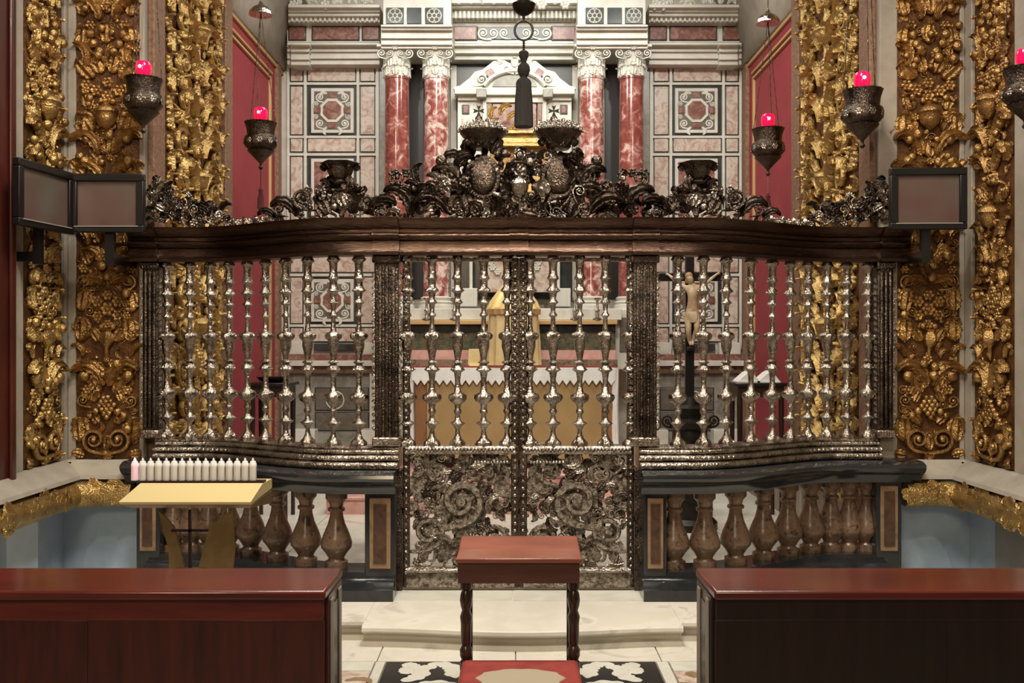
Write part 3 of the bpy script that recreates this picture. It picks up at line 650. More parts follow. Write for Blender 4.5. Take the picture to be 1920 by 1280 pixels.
# ---- crest on the cornice
AX = 973
def crest_pt(px, py, off=0.0):
    x, Y = SX(px); Y += off - .04; return Vector((x, Y, H - (py - 640) * Y / F)), Y / F
def fill(t, poly, cell, lo, hi, rnd, mirror=False, prob=.97, mats=(SILVERD, SILVER, SILVERD)):
    xs = [p[0] for p in poly]; ys = [p[1] for p in poly]; cxm = sum(xs) / len(xs); y = max(ys)
    while y > min(ys):
        x = min(xs)
        while x < max(xs):
            q = (x + rnd.uniform(-.4, .4) * cell, y + rnd.uniform(-.4, .4) * cell)
            if inside(q, poly) and rnd.random() < prob:
                kd = rnd.choice(('leaf', 'leaf', 'curl_leaf', 'curl_leaf', 'scroll', 'rosette', 'bead', 'ribbon')); s = rnd.uniform(lo, hi) * {'bead': .42, 'rosette': .7, 'scroll': .8}.get(kd, 1.1)
                ang = math.degrees(math.atan2(q[0] - cxm, max(ys) + 10 - q[1])) * .8 + rnd.uniform(-60, 60)
                px = 2 * AX - q[0] if mirror else q[0]; fl_ = rnd.choice((-1, 1))
                pt, k = crest_pt(px, q[1] + 4, rnd.uniform(-.05, .05))
                if pt.z < ZC + .25: pt.z = ZC + .25
                piece(t, kd, rnd.choice(mats), pt, s * k, -ang if mirror else ang, 0, -fl_ if mirror else fl_, .9)
            x += cell
        y -= cell
def setp(t, lst, mirror, mat=SILVERD):
    for (kd, px, py, s, ang, fl_) in lst:
        for mm in mirror:
            pt, k = crest_pt(2 * AX - px if mm else px, py, -.02); piece(t, kd, mat, pt, s * k, -ang if mm else ang, 0, -fl_ if mm else fl_, .8)
# wing crests: foliage with a flaring cup
def cup_mb(w, h):
    return [(w * .18, 0), (w * .3, h * .08), (w * .2, h * .2), (w * .3, h * .35), (w * .36, h * .55), (w * .4, h * .75), (w * .58, h * .9), (w * .52, h * .94), (w * .3, h * .9), (w * .1, h * 1.05)]
for mm, side in ((False, 'left'), (True, 'right')):
    mx = (lambda p: 2 * AX - p) if mm else (lambda p: p)
    x, Y = SX(mx(640))
    t = thing('silver_wing_crest', 'dark silver scrolled crest with a flaring cup above the ' + side + ' wing of the screen', 'crest', (x, Y, ZC + .24), 'silver wing crests')
    rnd = random.Random(21)
    fill(t, [(520, 412), (545, 372), (575, 350), (598, 352), (615, 338), (665, 338), (680, 352), (702, 368), (735, 388), (735, 412)], 13, 20, 38, rnd, mm, .85)
    setp(t, [('scroll', 572, 372, 46, 0, -1), ('scroll', 612, 388, 34, 0, 1), ('curl_leaf', 560, 402, 52, -20, -1), ('curl_leaf', 690, 402, 52, 20, 1), ('scroll', 690, 378, 34, 0, 1), ('leaf', 640, 402, 66, 0, 1), ('leaf', 622, 400, 58, -28, 1),
             ('leaf', 658, 400, 58, 28, 1), ('curl_leaf', 520, 408, 34, -30, -1), ('scroll', 528, 392, 28, 0, -1), ('rosette', 640, 372, 26, 0, 1), ('curl_leaf', 628, 362, 34, -60, -1), ('curl_leaf', 655, 362, 34, 60, 1)], (mm,))
    pt, k = crest_pt(mx(640), 346)
    c_ = part('cup', MB().lathe((pt.x, pt.y, pt.z), cup_mb(62 * k, 44 * k), 18, 6, .08), SILVERD, t)
    for i in range(6):
        a = 2 * PI * i / 6; piece(c_, 'leaf', SILVERD, (pt.x + 26 * k * math.cos(a), pt.y + 26 * k * math.sin(a), pt.z + 26 * k), 20 * k, 50 * math.cos(a), 0, 1, 1, name='rim_leaf')
    # corner foliage
    x, Y = SX(mx(330))
    t2 = thing('silver_corner_crest', 'dense silver foliage at the ' + side + ' end of the cornice, against the pier', 'crest', (x, Y, ZC + .24), 'silver corner crests')
    fill(t2, [(288, 414), (286, 342), (304, 334), (322, 346), (338, 366), (365, 380), (395, 388), (424, 394), (424, 414)], 8.5, 16, 30, random.Random(31), mm, 1.0)
    setp(t2, [('curl_leaf', 300, 372, 36, -10, 1), ('leaf', 318, 380, 36, 20, 1), ('rosette', 350, 390, 20, 0, 1), ('scroll', 395, 398, 24, 0, 1)], (mm,), SILVER)
    t3 = thing('silver_bead_row', 'row of small silver buds along the ' + side + ' cornice between the corner and wing crests', 'crest', (SX(mx(470))[0], SX(mx(470))[1], ZC + .24), 'silver bud rows')
    for i in range(9):
        px = 430 + i * 10.5; pt, k = crest_pt(mx(px), 404 - (i % 2) * 3); pt.z = ZC + .245 + .02
        piece(t3, 'bud' if i % 2 else 'rosette', SILVERB, pt, (20 if i % 2 else 16) * k, 0, 0, 1, 1.2)
        q, k = crest_pt(mx(px + 5), 408); q.z = ZC + .25; piece(t3, 'leaf', SILVER, q, 18 * k, (i % 3 - 1) * 30, 0, 1, 1)
# centre crest
t = thing('silver_centre_crest', 'tall dark silver crest with two crowned shields over the middle of the gate', 'crest', (X0, YS, ZC + .24))
rnd = random.Random(52)
for mm in (False, True):
    fill(t, [(740, 412), (762, 372), (770, 335), (790, 322), (802, 345), (815, 380), (826, 412)], 13, 20, 38, rnd, mm, .85)
    fill(t, [(822, 412), (818, 356), (840, 318), (868, 308), (876, 284), (980, 278), (980, 412)], 14, 20, 42, rnd, mm, .85)
setp(t, [('scroll', 748, 334, 40, 0, -1), ('rosette', 742, 326, 24, 0, 1), ('rosette', 762, 324, 20, 0, 1), ('curl_leaf', 772, 404, 70, 5, -1), ('leaf', 790, 404, 86, -4, 1), ('scroll', 812, 352, 40, 0, -1), ('curl_leaf', 812, 372, 60, 30, 1),
         ('scroll', 848, 330, 44, 0, -1), ('curl_leaf', 842, 400, 70, -25, -1), ('scroll', 850, 392, 38, 0, 1), ('bead', 829, 302, 22, 0, 1), ('bead', 836, 318, 17, 0, 1), ('leaf', 836, 340, 40, -15, 1),
         ('leaf', 880, 408, 74, -20, 1), ('leaf', 930, 408, 64, 15, 1), ('curl_leaf', 862, 350, 60, -10, -1), ('leaf', 872, 312, 44, -25, 1), ('curl_leaf', 948, 330, 50, 20, 1)], (False, True))
setp(t, [('rosette', 973, 318, 34, 0, 1), ('leaf', 973, 408, 80, 0, 1), ('pomegranate', 973, 352, 44, 0, 1), ('leaf', 973, 300, 36, 0, 1)], (False,), SILVER)
for mm in (False, True): fill(t, [(880, 412), (872, 372), (935, 372), (940, 330), (973, 320), (973, 412)], 15, 22, 36, rnd, mm, .8)
def oval(cx, cz, rx, rz, y0, y1, n=20):
    return MB().prism([(cx + rx * math.cos(2 * PI * i / n), cz + rz * math.sin(2 * PI * i / n)) for i in range(n)], y0, y1)
def maltese(c, s, d):
    poly = []
    for i in range(4):
        for (r, a) in ((.09, -45), (1.0, -21), (.74, 0), (1.0, 21)):
            g = math.radians(a + 90 * i); poly.append((c[0] + s * r * math.cos(g), c[2] + s * r * math.sin(g)))
    return MB().prism(poly, c[1] - d, c[1] + d)
for px, lab in ((906, 'silver crown topped by a small cross, left of the pair'), (1046, 'silver crown topped by a small cross, right of the pair')):
    pt, k = crest_pt(px, 334)
    sh = part('shield', oval(pt.x, pt.z, 34 * k, 42 * k, pt.y - .04, pt.y + .02), SILVERD, t, bev=.01)
    part('shield_boss', MB().ball((pt.x, pt.y - .04, pt.z), 26 * k, 16, 10, 1, .35, 1.25), SILVERD, sh)
    pt, k = crest_pt(px, 280)
    cr = part('crown', MB().lathe((pt.x, pt.y, pt.z), [(20 * k, 0), (24 * k, 4 * k), (24 * k, 9 * k), (36 * k, 20 * k), (43 * k, 28 * k), (44 * k, 33 * k), (41 * k, 36 * k), (34 * k, 44 * k), (20 * k, 50 * k), (6 * k, 53 * k)], 24), SILVERD, t, label=lab)
    for ring, (r, hz, n_, s_) in enumerate(((43, 36, 16, 13), (34, 44, 12, 12), (22, 50, 8, 11))):
        for i in range(n_):
            a = 2 * PI * i / n_ + ring; 
            if math.sin(a) > .35: continue
            piece(cr, 'rosette', SILVER, (pt.x + r * k * math.cos(a), pt.y + r * k * math.sin(a), pt.z + hz * k), s_ * k, 0, math.cos(a) * .9, 1, 1, name='crown_flower', tilt=-.5)
    for i in range(7):
        a = -PI + PI * i / 6; piece(cr, 'leaf', SILVERD, (pt.x + 26 * k * math.cos(a), pt.y + 26 * k * math.sin(a), pt.z + 6 * k), 22 * k, 45 * math.cos(a), 0, 1, .6, name='crown_leaf')
    part('orb', MB().ball((pt.x - 8 * k, pt.y, pt.z + 57 * k), 7 * k, 12, 8), SILVERD, cr)
    part('cross', maltese((pt.x - 8 * k, pt.y, pt.z + 72 * k), 11 * k, .008), BRONZE, cr)

# ------------------------------------------------------------------ altar wall (marble retable)
wb = thing('wall_back', 'white and pink marble altar wall at the back of the chancel', 'wall', (0, YB, 0), kind='structure')
part('wall_face', MB().box(-2.75, 2.75, YB, YB + .25, 0, 7.0), WHITEM, wb)
MX = 964.5
def mir(a): return 2 * MX - a
YP = YB - .03
for mm in (False, True):
    q = (lambda a: mir(a)) if mm else (lambda a: a)
    bay = thing('marble_side_bay', 'pink and white marble wall bay with square inlays, ' + ('right' if mm else 'left') + ' of the altar columns', 'marble panelling', P(q(624), 862, YP), 'marble side bays')
    def panel(name, x0, y0, x1, y1, mat, Y=YP, d=.04, par=None, bev=.004): return part(name, MB().pbox(q(x0), y0, q(x1), y1, Y, d), mat, par or bay, True, bev)
    def framed(x0, y0, x1, y1, mat=PINKM):
        panel('dark_line', x0 + 1, y0 + 1, x1 - 1, y1 - 1, SLATE, YP + .005, .03)
        panel('marble_panel', x0 + 2.2, y0 + 2.2, x1 - 2.2, y1 - 2.2, mat, YP - .004, .03)
    for (x0, x1) in ((543, 569), (674, 704)):
        for (y0, y1) in ((126, 154), (160, 254), (258, 286), (292, 470), (476, 512), (518, 608), (613, 648)): framed(x0, y0, x1, y1)
    for (y0, y1) in ((126, 154), (258, 286), (476, 512), (613, 642)): framed(575, y0, 668, y1)
    for (x0, x1) in ((537, 543), (569, 575), (668, 674), (704, 711)): panel('frame_strip', x0 + .5, 122, x1 - .5, 655, WHITEM, YP - .015)
    for y in (122, 156, 256, 289, 473, 515, 610): panel('frame_strip', 538, y - 2, 710, y + 3, WHITEM, YP - .012)
    for (y0, y1, full) in ((160, 254, True), (292, 470, False), (518, 608, True)):
        sh = panel('slate_recess', 576, y0, 668, y1, SLATE, YP + .012, .02)
        fr = panel('inlay_frame', 583, y0 + 5, 663, y1 - 5, WHITEM, YP - .02, .04)
        gd = panel('inlay_ground', 589, y0 + 11, 657, y1 - 11, REDM2 if not full else GREYP, YP - .024, .01, fr)
        k = (YP - .024) / F; cx = (q(623) - 960) * k; cz = H - ((y0 + y1) / 2 - 640) * k; yq = YP - .026
        if full:
            oc = lambda r: [(cx + r * math.cos(PI / 8 + PI / 4 * i), cz + r * math.sin(PI / 8 + PI / 4 * i)) for i in range(8)]
            part('octagon_rim', MB().prism(oc(.145), yq - .008, yq + .01), WHITEM, fr)
            part('octagon', MB().prism(oc(.112), yq - .012, yq + .01), REDM2, fr)
            for (dx, dz) in ((0, .17), (0, -.17), (.17, 0), (-.17, 0)):
                part('inlay_block', MB().box(cx + dx - .04, cx + dx + .04, yq - .008, yq + .01, cz + dz - .03, cz + dz + .03), REDM2, fr)
            for (sx, sz) in ((1, 1), (1, -1), (-1, 1), (-1, -1)):
                piece(fr, 'scroll', WHITEM, (cx + sx * .14, yq, cz + sz * .15), .12, 0, 0, sx, .12, name='arabesque')
                piece(fr, 'curl_leaf', WHITEM, (cx + sx * .06, yq, cz + sz * .19), .09, 60 if sz > 0 else 120, 0, sx, .12, name='arabesque') if sx > 0 else piece(fr, 'curl_leaf', WHITEM, (cx + sx * .06, yq, cz + sz * .19), .09, -60 if sz > 0 else -120, 0, sx, .12, name='arabesque')
                piece(fr, 'scroll', WHITEM, (cx + sx * .185, yq, cz + sz * .075), .07, 90, 0, sx, .12, name='arabesque')
        else:
            piece(fr, 'leaf', WHITEM, (cx, yq, cz - .2), .5, 12, 0, 1, .3, name='carved_figure'); piece(fr, 'rosette', WHITEM, (cx, yq, cz + .3), .16, 0, 0, 1, .4, name='carved_figure')
    # lower zone under the bays
    panel('dark_recess', 588, 644, 665, 657, SLATE, YP - .03, .05)
    for (x0, x1) in ((540, 580), (670, 712)): panel('white_block', x0, 642, x1, 664, WHITEM, YP - .08, .1)
    panel('red_strip', 538, 664, 712, 676, REDM2, YP - .10, .12)
    panel('ledge', 534, 676, 716, 686, WHITEM, YP - .22, .24)
    panel('ledge_moulding', 536, 686, 714, 700, BROWNM, YP - .16, .18)
    lp = panel('lower_wall', 538, 700, 712, 850, GREYM, YP - .10, .12)
    for (x0, y0, x1, y1) in ((592, 728, 690, 768), (592, 774, 690, 806)):
        panel('dark_line', x0 - 2, y0 - 2, x1 + 2, y1 + 2, SLATE, YP - .108, .01); panel('grey_panel', x0, y0, x1, y1, GREYP, YP - .114, .02)
    k = (YP - .12) / F; cx = (q(628) - 960) * k; cz = H - (750 - 640) * k
    part('circle_inlay', MB().tube([(cx + .1 * math.cos(2 * PI * i / 20), YP - .116, cz + .1 * math.sin(2 * PI * i / 20)) for i in range(21)], .008, 5), WHITEM, bay)
    panel('side_pilaster', 693, 700, 717, 850, WHITEM, YP - .16, .1)
    panel('white_plinth', 540, 806, 590, 880, WHITEM, YP - .3, .3); panel('white_plinth', 676, 806, 730, 880, WHITEM, YP - .34, .3)
    # wall strips beside and between the columns
    panel('grey_pilaster', 711, 122, 724, 560, GREYM, YP - .02); panel('shade_gap', 766, 88, 795, 560, GAP, YP + .0, .05)  # flat strip coloured as the shadow gap behind the columns
    panel('white_pilaster', 845, 122, 856, 560, WHITEM, YP - .05, .1)

# entablature
en = thing('altar_entablature', 'white marble entablature with dentils and red panels above the altar columns', 'entablature', (0, YB, 4.7))
def eb(name, x0, y0, x1, y1, mat, Y, d=.3, both=True, par=en, bev=.006):
    k = Y / F; r = []
    for mm in ((False, True) if both else (False,)):
        a, b = (mir(x0), mir(x1)) if mm else (x0, x1)
        r.append(part(name, MB().pbox(a, y0, b, y1, Y, d), mat, par, True, bev))
    return r
def moulded(name, x0, x1, rows, both=True):
    """rows: (y_top, y_bottom, Y) stacked bands swept as one moulded block"""
    for mm in ((False, True) if both else (False,)):
        a, b = (mir(x1), mir(x0)) if mm else (x0, x1)
        m = MB()
        for (y0, y1, Y) in rows: m.pbox(a, y0, b, y1, Y, YB - Y)
        part(name, m, WHITEM, en, True, .006)
moulded('architrave', 538, 712, [(80, 84, 10.62), (84, 97, 10.72), (97, 110, 10.76), (110, 121, 10.8)])
moulded('architrave', 545, 580, [(80, 84, 10.55), (84, 97, 10.65), (97, 112, 10.7), (112, 122, 10.74)])
eb('frieze', 538, 44, 712, 80, WHITEM, 10.78, .2)
for (x0, x1) in ((542, 572), (586, 672), (680, 710)): 
    eb('panel_frame', x0 - 2, 48, x1 + 2, 76, SLATE, 10.765, .03); eb('red_panel', x0, 50, x1, 74, REDM2, 10.755, .03)
moulded('cornice', 540, 712, [(8, 14, 10.42), (14, 22, 10.5), (22, 30, 10.55), (40, 45, 10.7)])
for i in range(19): eb('dentil', 545 + i * 8.8, 30, 550 + i * 8.8, 40, WHITEM, 10.6, .2)
moulded('column_block', 714, 848, [(46, 50, 10.2), (50, 56, 10.24), (56, 72, 10.3), (72, 84, 10.34), (84, 91, 10.38)])
eb('attic_block', 718, -20, 846, 46, WHITEM, 10.36, .5)
for (x0, x1, rs) in ((724, 757, True), (763, 790, False), (797, 831, True)):
    for a, mm in ((x0, False), (x1, True)):
        xx0, xx1 = (x0, x1) if not mm else (mir(x1), mir(x0))
        pl = part('slate_panel', MB().pbox(xx0, 14, xx1, 44, 10.345, .03), SLATE, en, True, .004)
        if rs:
            k = 10.34 / F; c_ = ((xx0 + xx1) / 2 - 960) * k; z_ = H - (29 - 640) * k
            circ = lambda r, ox, oz: MB().tube([(c_ + ox + r * math.cos(2 * PI * i / 14), 10.342, z_ + oz + r * math.sin(2 * PI * i / 14)) for i in range(15)], .0045, 4)
            part('inlaid_ring', circ(.078, 0, 0), WHITEM, pl); part('inlaid_ring', circ(.022, 0, 0), WHITEM, pl)
            for h in range(6): part('inlaid_ring', circ(.026, .05 * math.cos(h * PI / 3), .05 * math.sin(h * PI / 3)), WHITEM, pl)
moulded('centre_architrave', 848, 1081, [(82, 86, 10.66), (86, 100, 10.72), (100, 112, 10.78)], False)
eb('centre_frieze', 848, 42, 1081, 82, WHITEM, 10.72, .25, False)
for (x0, x1) in ((851, 893), (1036, 1078)): eb('panel_frame', x0 - 2, 48, x1 + 2, 76, SLATE, 10.705, .03, False); eb('red_panel', x0, 50, x1, 74, REDM2, 10.695, .03, False)
eb('slate_panel', 895, 50, 1034, 74, SLATE, 10.705, .03, False)
k = 10.7 / F
for i, (px, s_, fl_) in enumerate(((906, .15, -1), (925, .13, 1), (945, .13, -1), (1024, .15, 1), (1004, .13, -1), (986, .13, 1))):
    piece(en, 'scroll', WHITEM, ((px - 960) * k, 10.7, H - (62 - 640) * k), s_, 0, 0, fl_, .2, name='frieze_scroll')
moulded('centre_cornice', 845, 1084, [(-10, 6, 10.45), (6, 14, 10.52), (34, 40, 10.68)], False)
for i in range(28): eb('dentil', 852 + i * 8.2, 20, 857 + i * 8.2, 34, WHITEM, 10.58, .2, False)
eb('dentil_band', 848, 14, 1081, 34, WHITEM, 10.62, .2, False); eb('dentil_band', 540, 28, 712, 42, WHITEM, 10.64, .2)
# carved flower swags over the cornice
rnd = random.Random(8)
for px in list(range(548, 700, 15)) + [mir(a) for a in range(548, 700, 15)] + list(range(862, 1075, 22)):
    k = 10.42 / F; piece(en, rnd.choice(('rosette', 'curl_leaf', 'leaf')), WHITEM, ((px - 960) * k, 10.46, H - (6 - 640) * k), rnd.uniform(.1, .14), rnd.uniform(-40, 40), 0, rnd.choice((1, -1)), .8, name='carved_flower')

# columns
YC = 10.58; kc = YC / F
for px, lab in ((744.5, 'red marble column, outermost on the left of the altar'), (818, 'red marble column, inner one left of the altar with pale mottling'),
                (1109, 'red marble column, inner one right of the altar'), (1184, 'red marble column, outermost on the right of the altar')):
    x = (px - 960) * kc; zc = lambda y: H - (y - 640) * kc
    c = thing('altar_column', lab, 'column', (x, YC, zc(690)), 'red marble altar columns', 'thing')
    r = 24 * kc
    sh = part('shaft', MB().lathe((x, YC, 0), [(r * 1.06, zc(556)), (r * 1.02, zc(550)), (r * 1.02, zc(420)), (r * .98, zc(300)), (r * .93, zc(152)), (r * .99, zc(151)), (r * .99, zc(147))], 28), REDMW if 800 < px < 1150 else REDM, c)
    bs = part('base', MB().lathe((x, YC, 0), [(r * 1.4, zc(580)), (r * 1.4, zc(573)), (r * 1.3, zc(571)), (r * 1.38, zc(567)), (r * 1.15, zc(564)), (r * 1.25, zc(559)), (r * 1.06, zc(556))], 28), WHITEM, c)
    part('pedestal', MB().box(x - r * 1.5, x + r * 1.5, YC - r * 1.5, YC + r * 1.3, zc(692), zc(580)), WHITEM, c, bev=.01)
    part('pedestal_inlay', MB().box(x - r * 1.1, x + r * 1.1, YC - r * 1.55, YC - r * 1.45, zc(660), zc(596)), GREYP, c, bev=.004)
    cp = part('capital', MB().lathe((x, YC, 0), [(r * .97, zc(147)), (r * 1.0, zc(135)), (r * 1.0, zc(118)), (r * 1.25, zc(98))], 20), WHITEM, c)
    part('abacus', MB().box(x - r * 1.42, x + r * 1.42, YC - r * 1.42, YC + r * 1.42, zc(98), zc(92)), WHITEM, cp, bev=.008)
    for row, (yb, s_, n_) in enumerate(((147, 27, 8), (131, 30, 8))):
        for i in range(n_):
            a = 2 * PI * (i + .5 * row) / n_
            piece(cp, 'leaf', WHITEM, (x + r * .97 * math.cos(a), YC + r * .97 * math.sin(a), zc(yb)), s_ * kc, 0, a + PI / 2, 1, .9, name='acanthus_leaf')
    for (dx, fl_) in ((-1.05, -1), (1.05, 1), (-.4, 1), (.4, -1)): piece(cp, 'scroll', WHITEM, (x + dx * r, YC - r * 1.05, zc(108)), 20 * kc * (1 if abs(dx) > 1 else .75), 0, 0, fl_, 1.2, name='volute')
    piece(cp, 'rosette', WHITEM, (x, YC - r * 1.4, zc(98)), 13 * kc, name='abacus_flower')

# centre aedicule
YA = 10.7
ae = thing('altar_aedicule', 'white marble niche frame with a scrolled broken pediment between the altar columns', 'niche', (0.03, YA, 2.4))
def ab(name, x0, y0, x1, y1, mat, Y=YA, d=.2, bev=.006, par=ae): return part(name, MB().pbox(x0, y0, x1, y1, Y, d), mat, par, True, bev)
ab('slate_backdrop', 852, 114, 1078, 560, SLATE, YB - .06, .05)
for mm in (False, True):
    q = (lambda a: mir(a) + 1) if mm else (lambda a: a)
    part('pediment_scroll', MB().pprism([(q(a), b) for a, b in ((850, 163), (862, 160), (880, 146), (890, 134), (905, 130), (925, 114), (945, 112), (964, 122), (964, 140), (940, 134), (918, 144), (906, 158), (902, 168), (850, 168))], YA - .06, .2), WHITEM, ae, bev=.008)
    part('pediment_inlay', MB().pprism([(q(a), b) for a, b in ((910, 133), (921, 127), (931, 140), (918, 148))], YA - .075, .03), REDM2, ae)
    k = (YA - .08) / F; piece(ae, 'scroll', WHITEM, ((q(903) - 960) * k, YA - .06, H - (148 - 640) * k), 26 * k, 0, 0, -1 if mm else 1, .8, name='volute')
    ab('cornice_end', q(852), 163, q(905), 176, WHITEM, YA - .12); ab('cornice_end', q(858), 176, q(900), 188, WHITEM, YA - .04)
    ab('pilaster', q(858), 188, q(922), 470, WHITEM, YA, .2); ab('pilaster_panel', q(866), 196, q(880), 214, SLATE, YA - .012, .03); ab('pilaster_inlay', q(868), 198, q(878), 212, REDM2, YA - .018, .03)
    ab('pilaster_panel', q(866), 222, q(880), 400, PINKM, YA - .012, .03); ab('bracket', q(893), 166, q(912), 182, GREYM, YA - .14, .15)
    ab('inner_frame', q(905), 190, q(912), 470, WHITEM, YA - .05, .1); ab('red_side_panel', q(914), 196, q(921), 226, REDM2, YA - .012, .03)
    ab('lower_frame', q(880), 482, q(886), 560, WHITEM, YA - .04, .1); ab('pilaster_base', q(860), 540, q(895), 575, WHITEM, YA - .1, .2)
ab('entablature_band', 902, 164, 1028, 178, WHITEM, YA - .08); ab('entablature_band', 905, 178, 1024, 192, WHITEM, YA - .03)
part('tympanum', MB().pprism([(902, 168)] + [(965 + 63 * math.cos(PI * (1 - i / 14)), 166 - 42 * math.sin(PI * i / 14)) for i in range(15)] + [(1028, 168)], YA - .02, .1), WHITEM, ae, bev=.004)
part('tympanum_panel', MB().pprism([(925, 162)] + [(965 + 42 * math.cos(PI * (1 - i / 10)), 162 - 22 * math.sin(PI * i / 10)) for i in range(11)] + [(1005, 162)], YA - .035, .04), GREYM, ae)
k = YA / F
for (px, py, kd, s_, a, fl_) in ((965, 130, 'leaf', .16, 0, 1), (950, 132, 'scroll', .09, 0, -1), (980, 132, 'scroll', .09, 0, 1), (965, 122, 'rosette', .09, 0, 1), (942, 122, 'leaf', .1, -60, 1), (988, 122, 'leaf', .1, 60, 1)):
    piece(ae, kd, WHITEM, ((px - 960) * k, YA - .06, H - (py - 640) * k), s_, a, 0, fl_, .8, name='cartouche_' + kd)
for mm in (False, True):
    q = mir(911) if mm else 911; piece(ae, 'curl_leaf', SLATE, ((q - 960) * k, YA - .065, H - (160 - 640) * k), .12, 0, 0, -1 if mm else 1, .25, name='hole_shade')  # dark shapes whose colour gives the darkness of the pediment's holes
k = (YA - .05) / F
part('arch_moulding', MB().tube([((965 + 62 * math.cos(PI * (.12 + .76 * i / 16)) - 960) * k, YA - .05, H - (172 - 46 * math.sin(PI * (.12 + .76 * i / 16)) + 6 - 640) * k) for i in range(17)], 5 * k, 6), WHITEM, ae)
ab('red_panel', 923, 194, 1006, 300, REDM2, YA - .01, .05); ab('central_panel', 900, 482, 1030, 548, PINKM, YA - .02, .05)
k = YA / F
for i in range(9): 
    a = PI * (i / 8); piece(ae, 'rosette', WHITEM, ((965 + 45 * math.cos(a) - 960) * k, YA - .03, H - (492 + 26 * math.sin(a) - 640) * k), .085, 0, 0, 1, .8, name='garland_flower')
# gilt picture base behind the crest
gb = thing('gilt_frame_base', 'gilt moulded base of a picture frame seen between the two silver crowns', 'frame', P(982, 275, 10.3))
part('gold_moulding', MB().pbox(926, 244, 1016, 250, 10.25, .44).pbox(930, 250, 1012, 258, 10.3, .15).pbox(924, 258, 1020, 268, 10.27, .18).pbox(918, 268, 1026, 274, 10.22, .2), GOLDB, gb, bev=.006)
part('frame_field', MB().pbox(918, 274, 1026, 400, 10.35, .1), GOLD, gb, bev=.004)
k = 10.28 / F
for i in range(9): piece(gb, 'rosette', GOLDB, ((936 + i * 9.6 - 960) * k, 10.28, H - (263 - 640) * k), .05, name='gilt_flower')
for (px, py, s, a) in ((922, 212, .14, -30), (938, 205, .16, 0), (952, 214, .15, 20), (1000, 240, .12, 40), (945, 236, .14, 60), (930, 232, .13, -40), (1010, 232, .12, 10), (962, 238, .12, -10)):
    piece(gb, 'curl_leaf', GOLDB, ((px - 960) * k, 10.36, H - (py + 8 - 640) * k), s, a, 0, 1, .8, name='gilt_leaf')

# ------------------------------------------------------------------ altar with its cloths, gradine and veiled tabernacle
YT = 9.7; kt = YT / F
ta = thing('high_altar', 'altar with a tan silk frontal in the middle of the chancel', 'altar', P(962, 862, YT))
part('altar_body', MB().pbox(778, 696, 1152, 862, YT + .03, .62), YELLOWM, ta, bev=.004)
m = MB(); n = 36; vs = []; fs = []
xa, xb = (800 - 960) * kt, (1128 - 960) * kt
for i in range(n + 1):
    x = xa + (xb - xa) * i / n; yv = YT + .008 * math.sin(i * 1.1)
    vs += [(x, yv, H - (700 - 640) * kt), (x, yv, H - (860 - 640) * kt), (x, yv + .02, H - (700 - 640) * kt), (x, yv + .02, H - (860 - 640) * kt)]
for i in range(n):
    a = i * 4; b = a + 4; fs += [(a, a + 1, b + 1, b), (a + 2, b + 2, b + 3, a + 3), (a, b, b + 2, a + 2), (a + 1, a + 3, b + 3, b + 1)]
m.add(vs, fs); part('frontal', m, TAN, ta)
for (x0, x1) in ((779, 799), (1129, 1150)): part('frontal_band', MB().pbox(x0, 700, x1, 860, YT - .002, .03), ORANGE, ta, bev=.003)
cl = thing('altar_cloth', 'white linen altar cloth with a zigzag lace hem on the altar', 'cloth', P(962, 690, YT))
part('cloth_top', MB().box((768 - 960) * kt, (1155 - 960) * kt, YT - .03, YT + .66, H - 53 * kt, H - 50 * kt), LINEN, cl)
zig = [(772, 690), (1153, 690)]; xx = 1153; i = 0
while xx > 772: zig.append((xx, 722 if i % 2 else 712)); xx -= 7; i += 1
zig.append((772, 714))
part('lace_front', MB().pprism(zig, YT - .035, .008), LINEN, cl)
for (x0, x1) in ((766, 775), (1149, 1159)):
    m = MB()
    for j in range(5): m.tube([P(x0 + (x1 - x0) * (j + .5) / 5, 690, YT - .02 + .03 * (j % 2)), P(x0 + (x1 - x0) * (j + .5) / 5 - 1, 760, YT - .02 + .03 * ((j + 1) % 2)), P(x0 + (x1 - x0) * (j + .5) / 5, 832, YT - .01)], .012, 6)
    part('side_fall', m, LINEN, cl)
part('red_edge', MB().pbox(770, 686, 1154, 689, YT - .02, .02), PAD, cl)
# gradine behind
gr = thing('altar_gradine', 'dark banded marble shelf behind the altar with gilt edges', 'shelf', P(962, 690, 10.4))
part('shelf_top', MB().pbox(764, 600, 1158, 608, 10.15, .2), GOLDLINE, gr, bev=.006); part('dark_band', MB().pbox(768, 608, 1154, 622, 10.19, .15), BRONZE, gr)
part('brocade_band', MB().pbox(768, 622, 1154, 656, 10.21, .14), BROCADE, gr); part('pink_band', MB().pbox(768, 656, 1154, 674, 10.2, .15), PINKSTEP, gr)
part('lower_band', MB().pbox(764, 674, 1158, 688, 10.18, .17), BROWNM, gr); part('white_shelf', MB().pbox(756, 578, 1166, 600, 10.24, .11), WHITEM, gr, bev=.008)
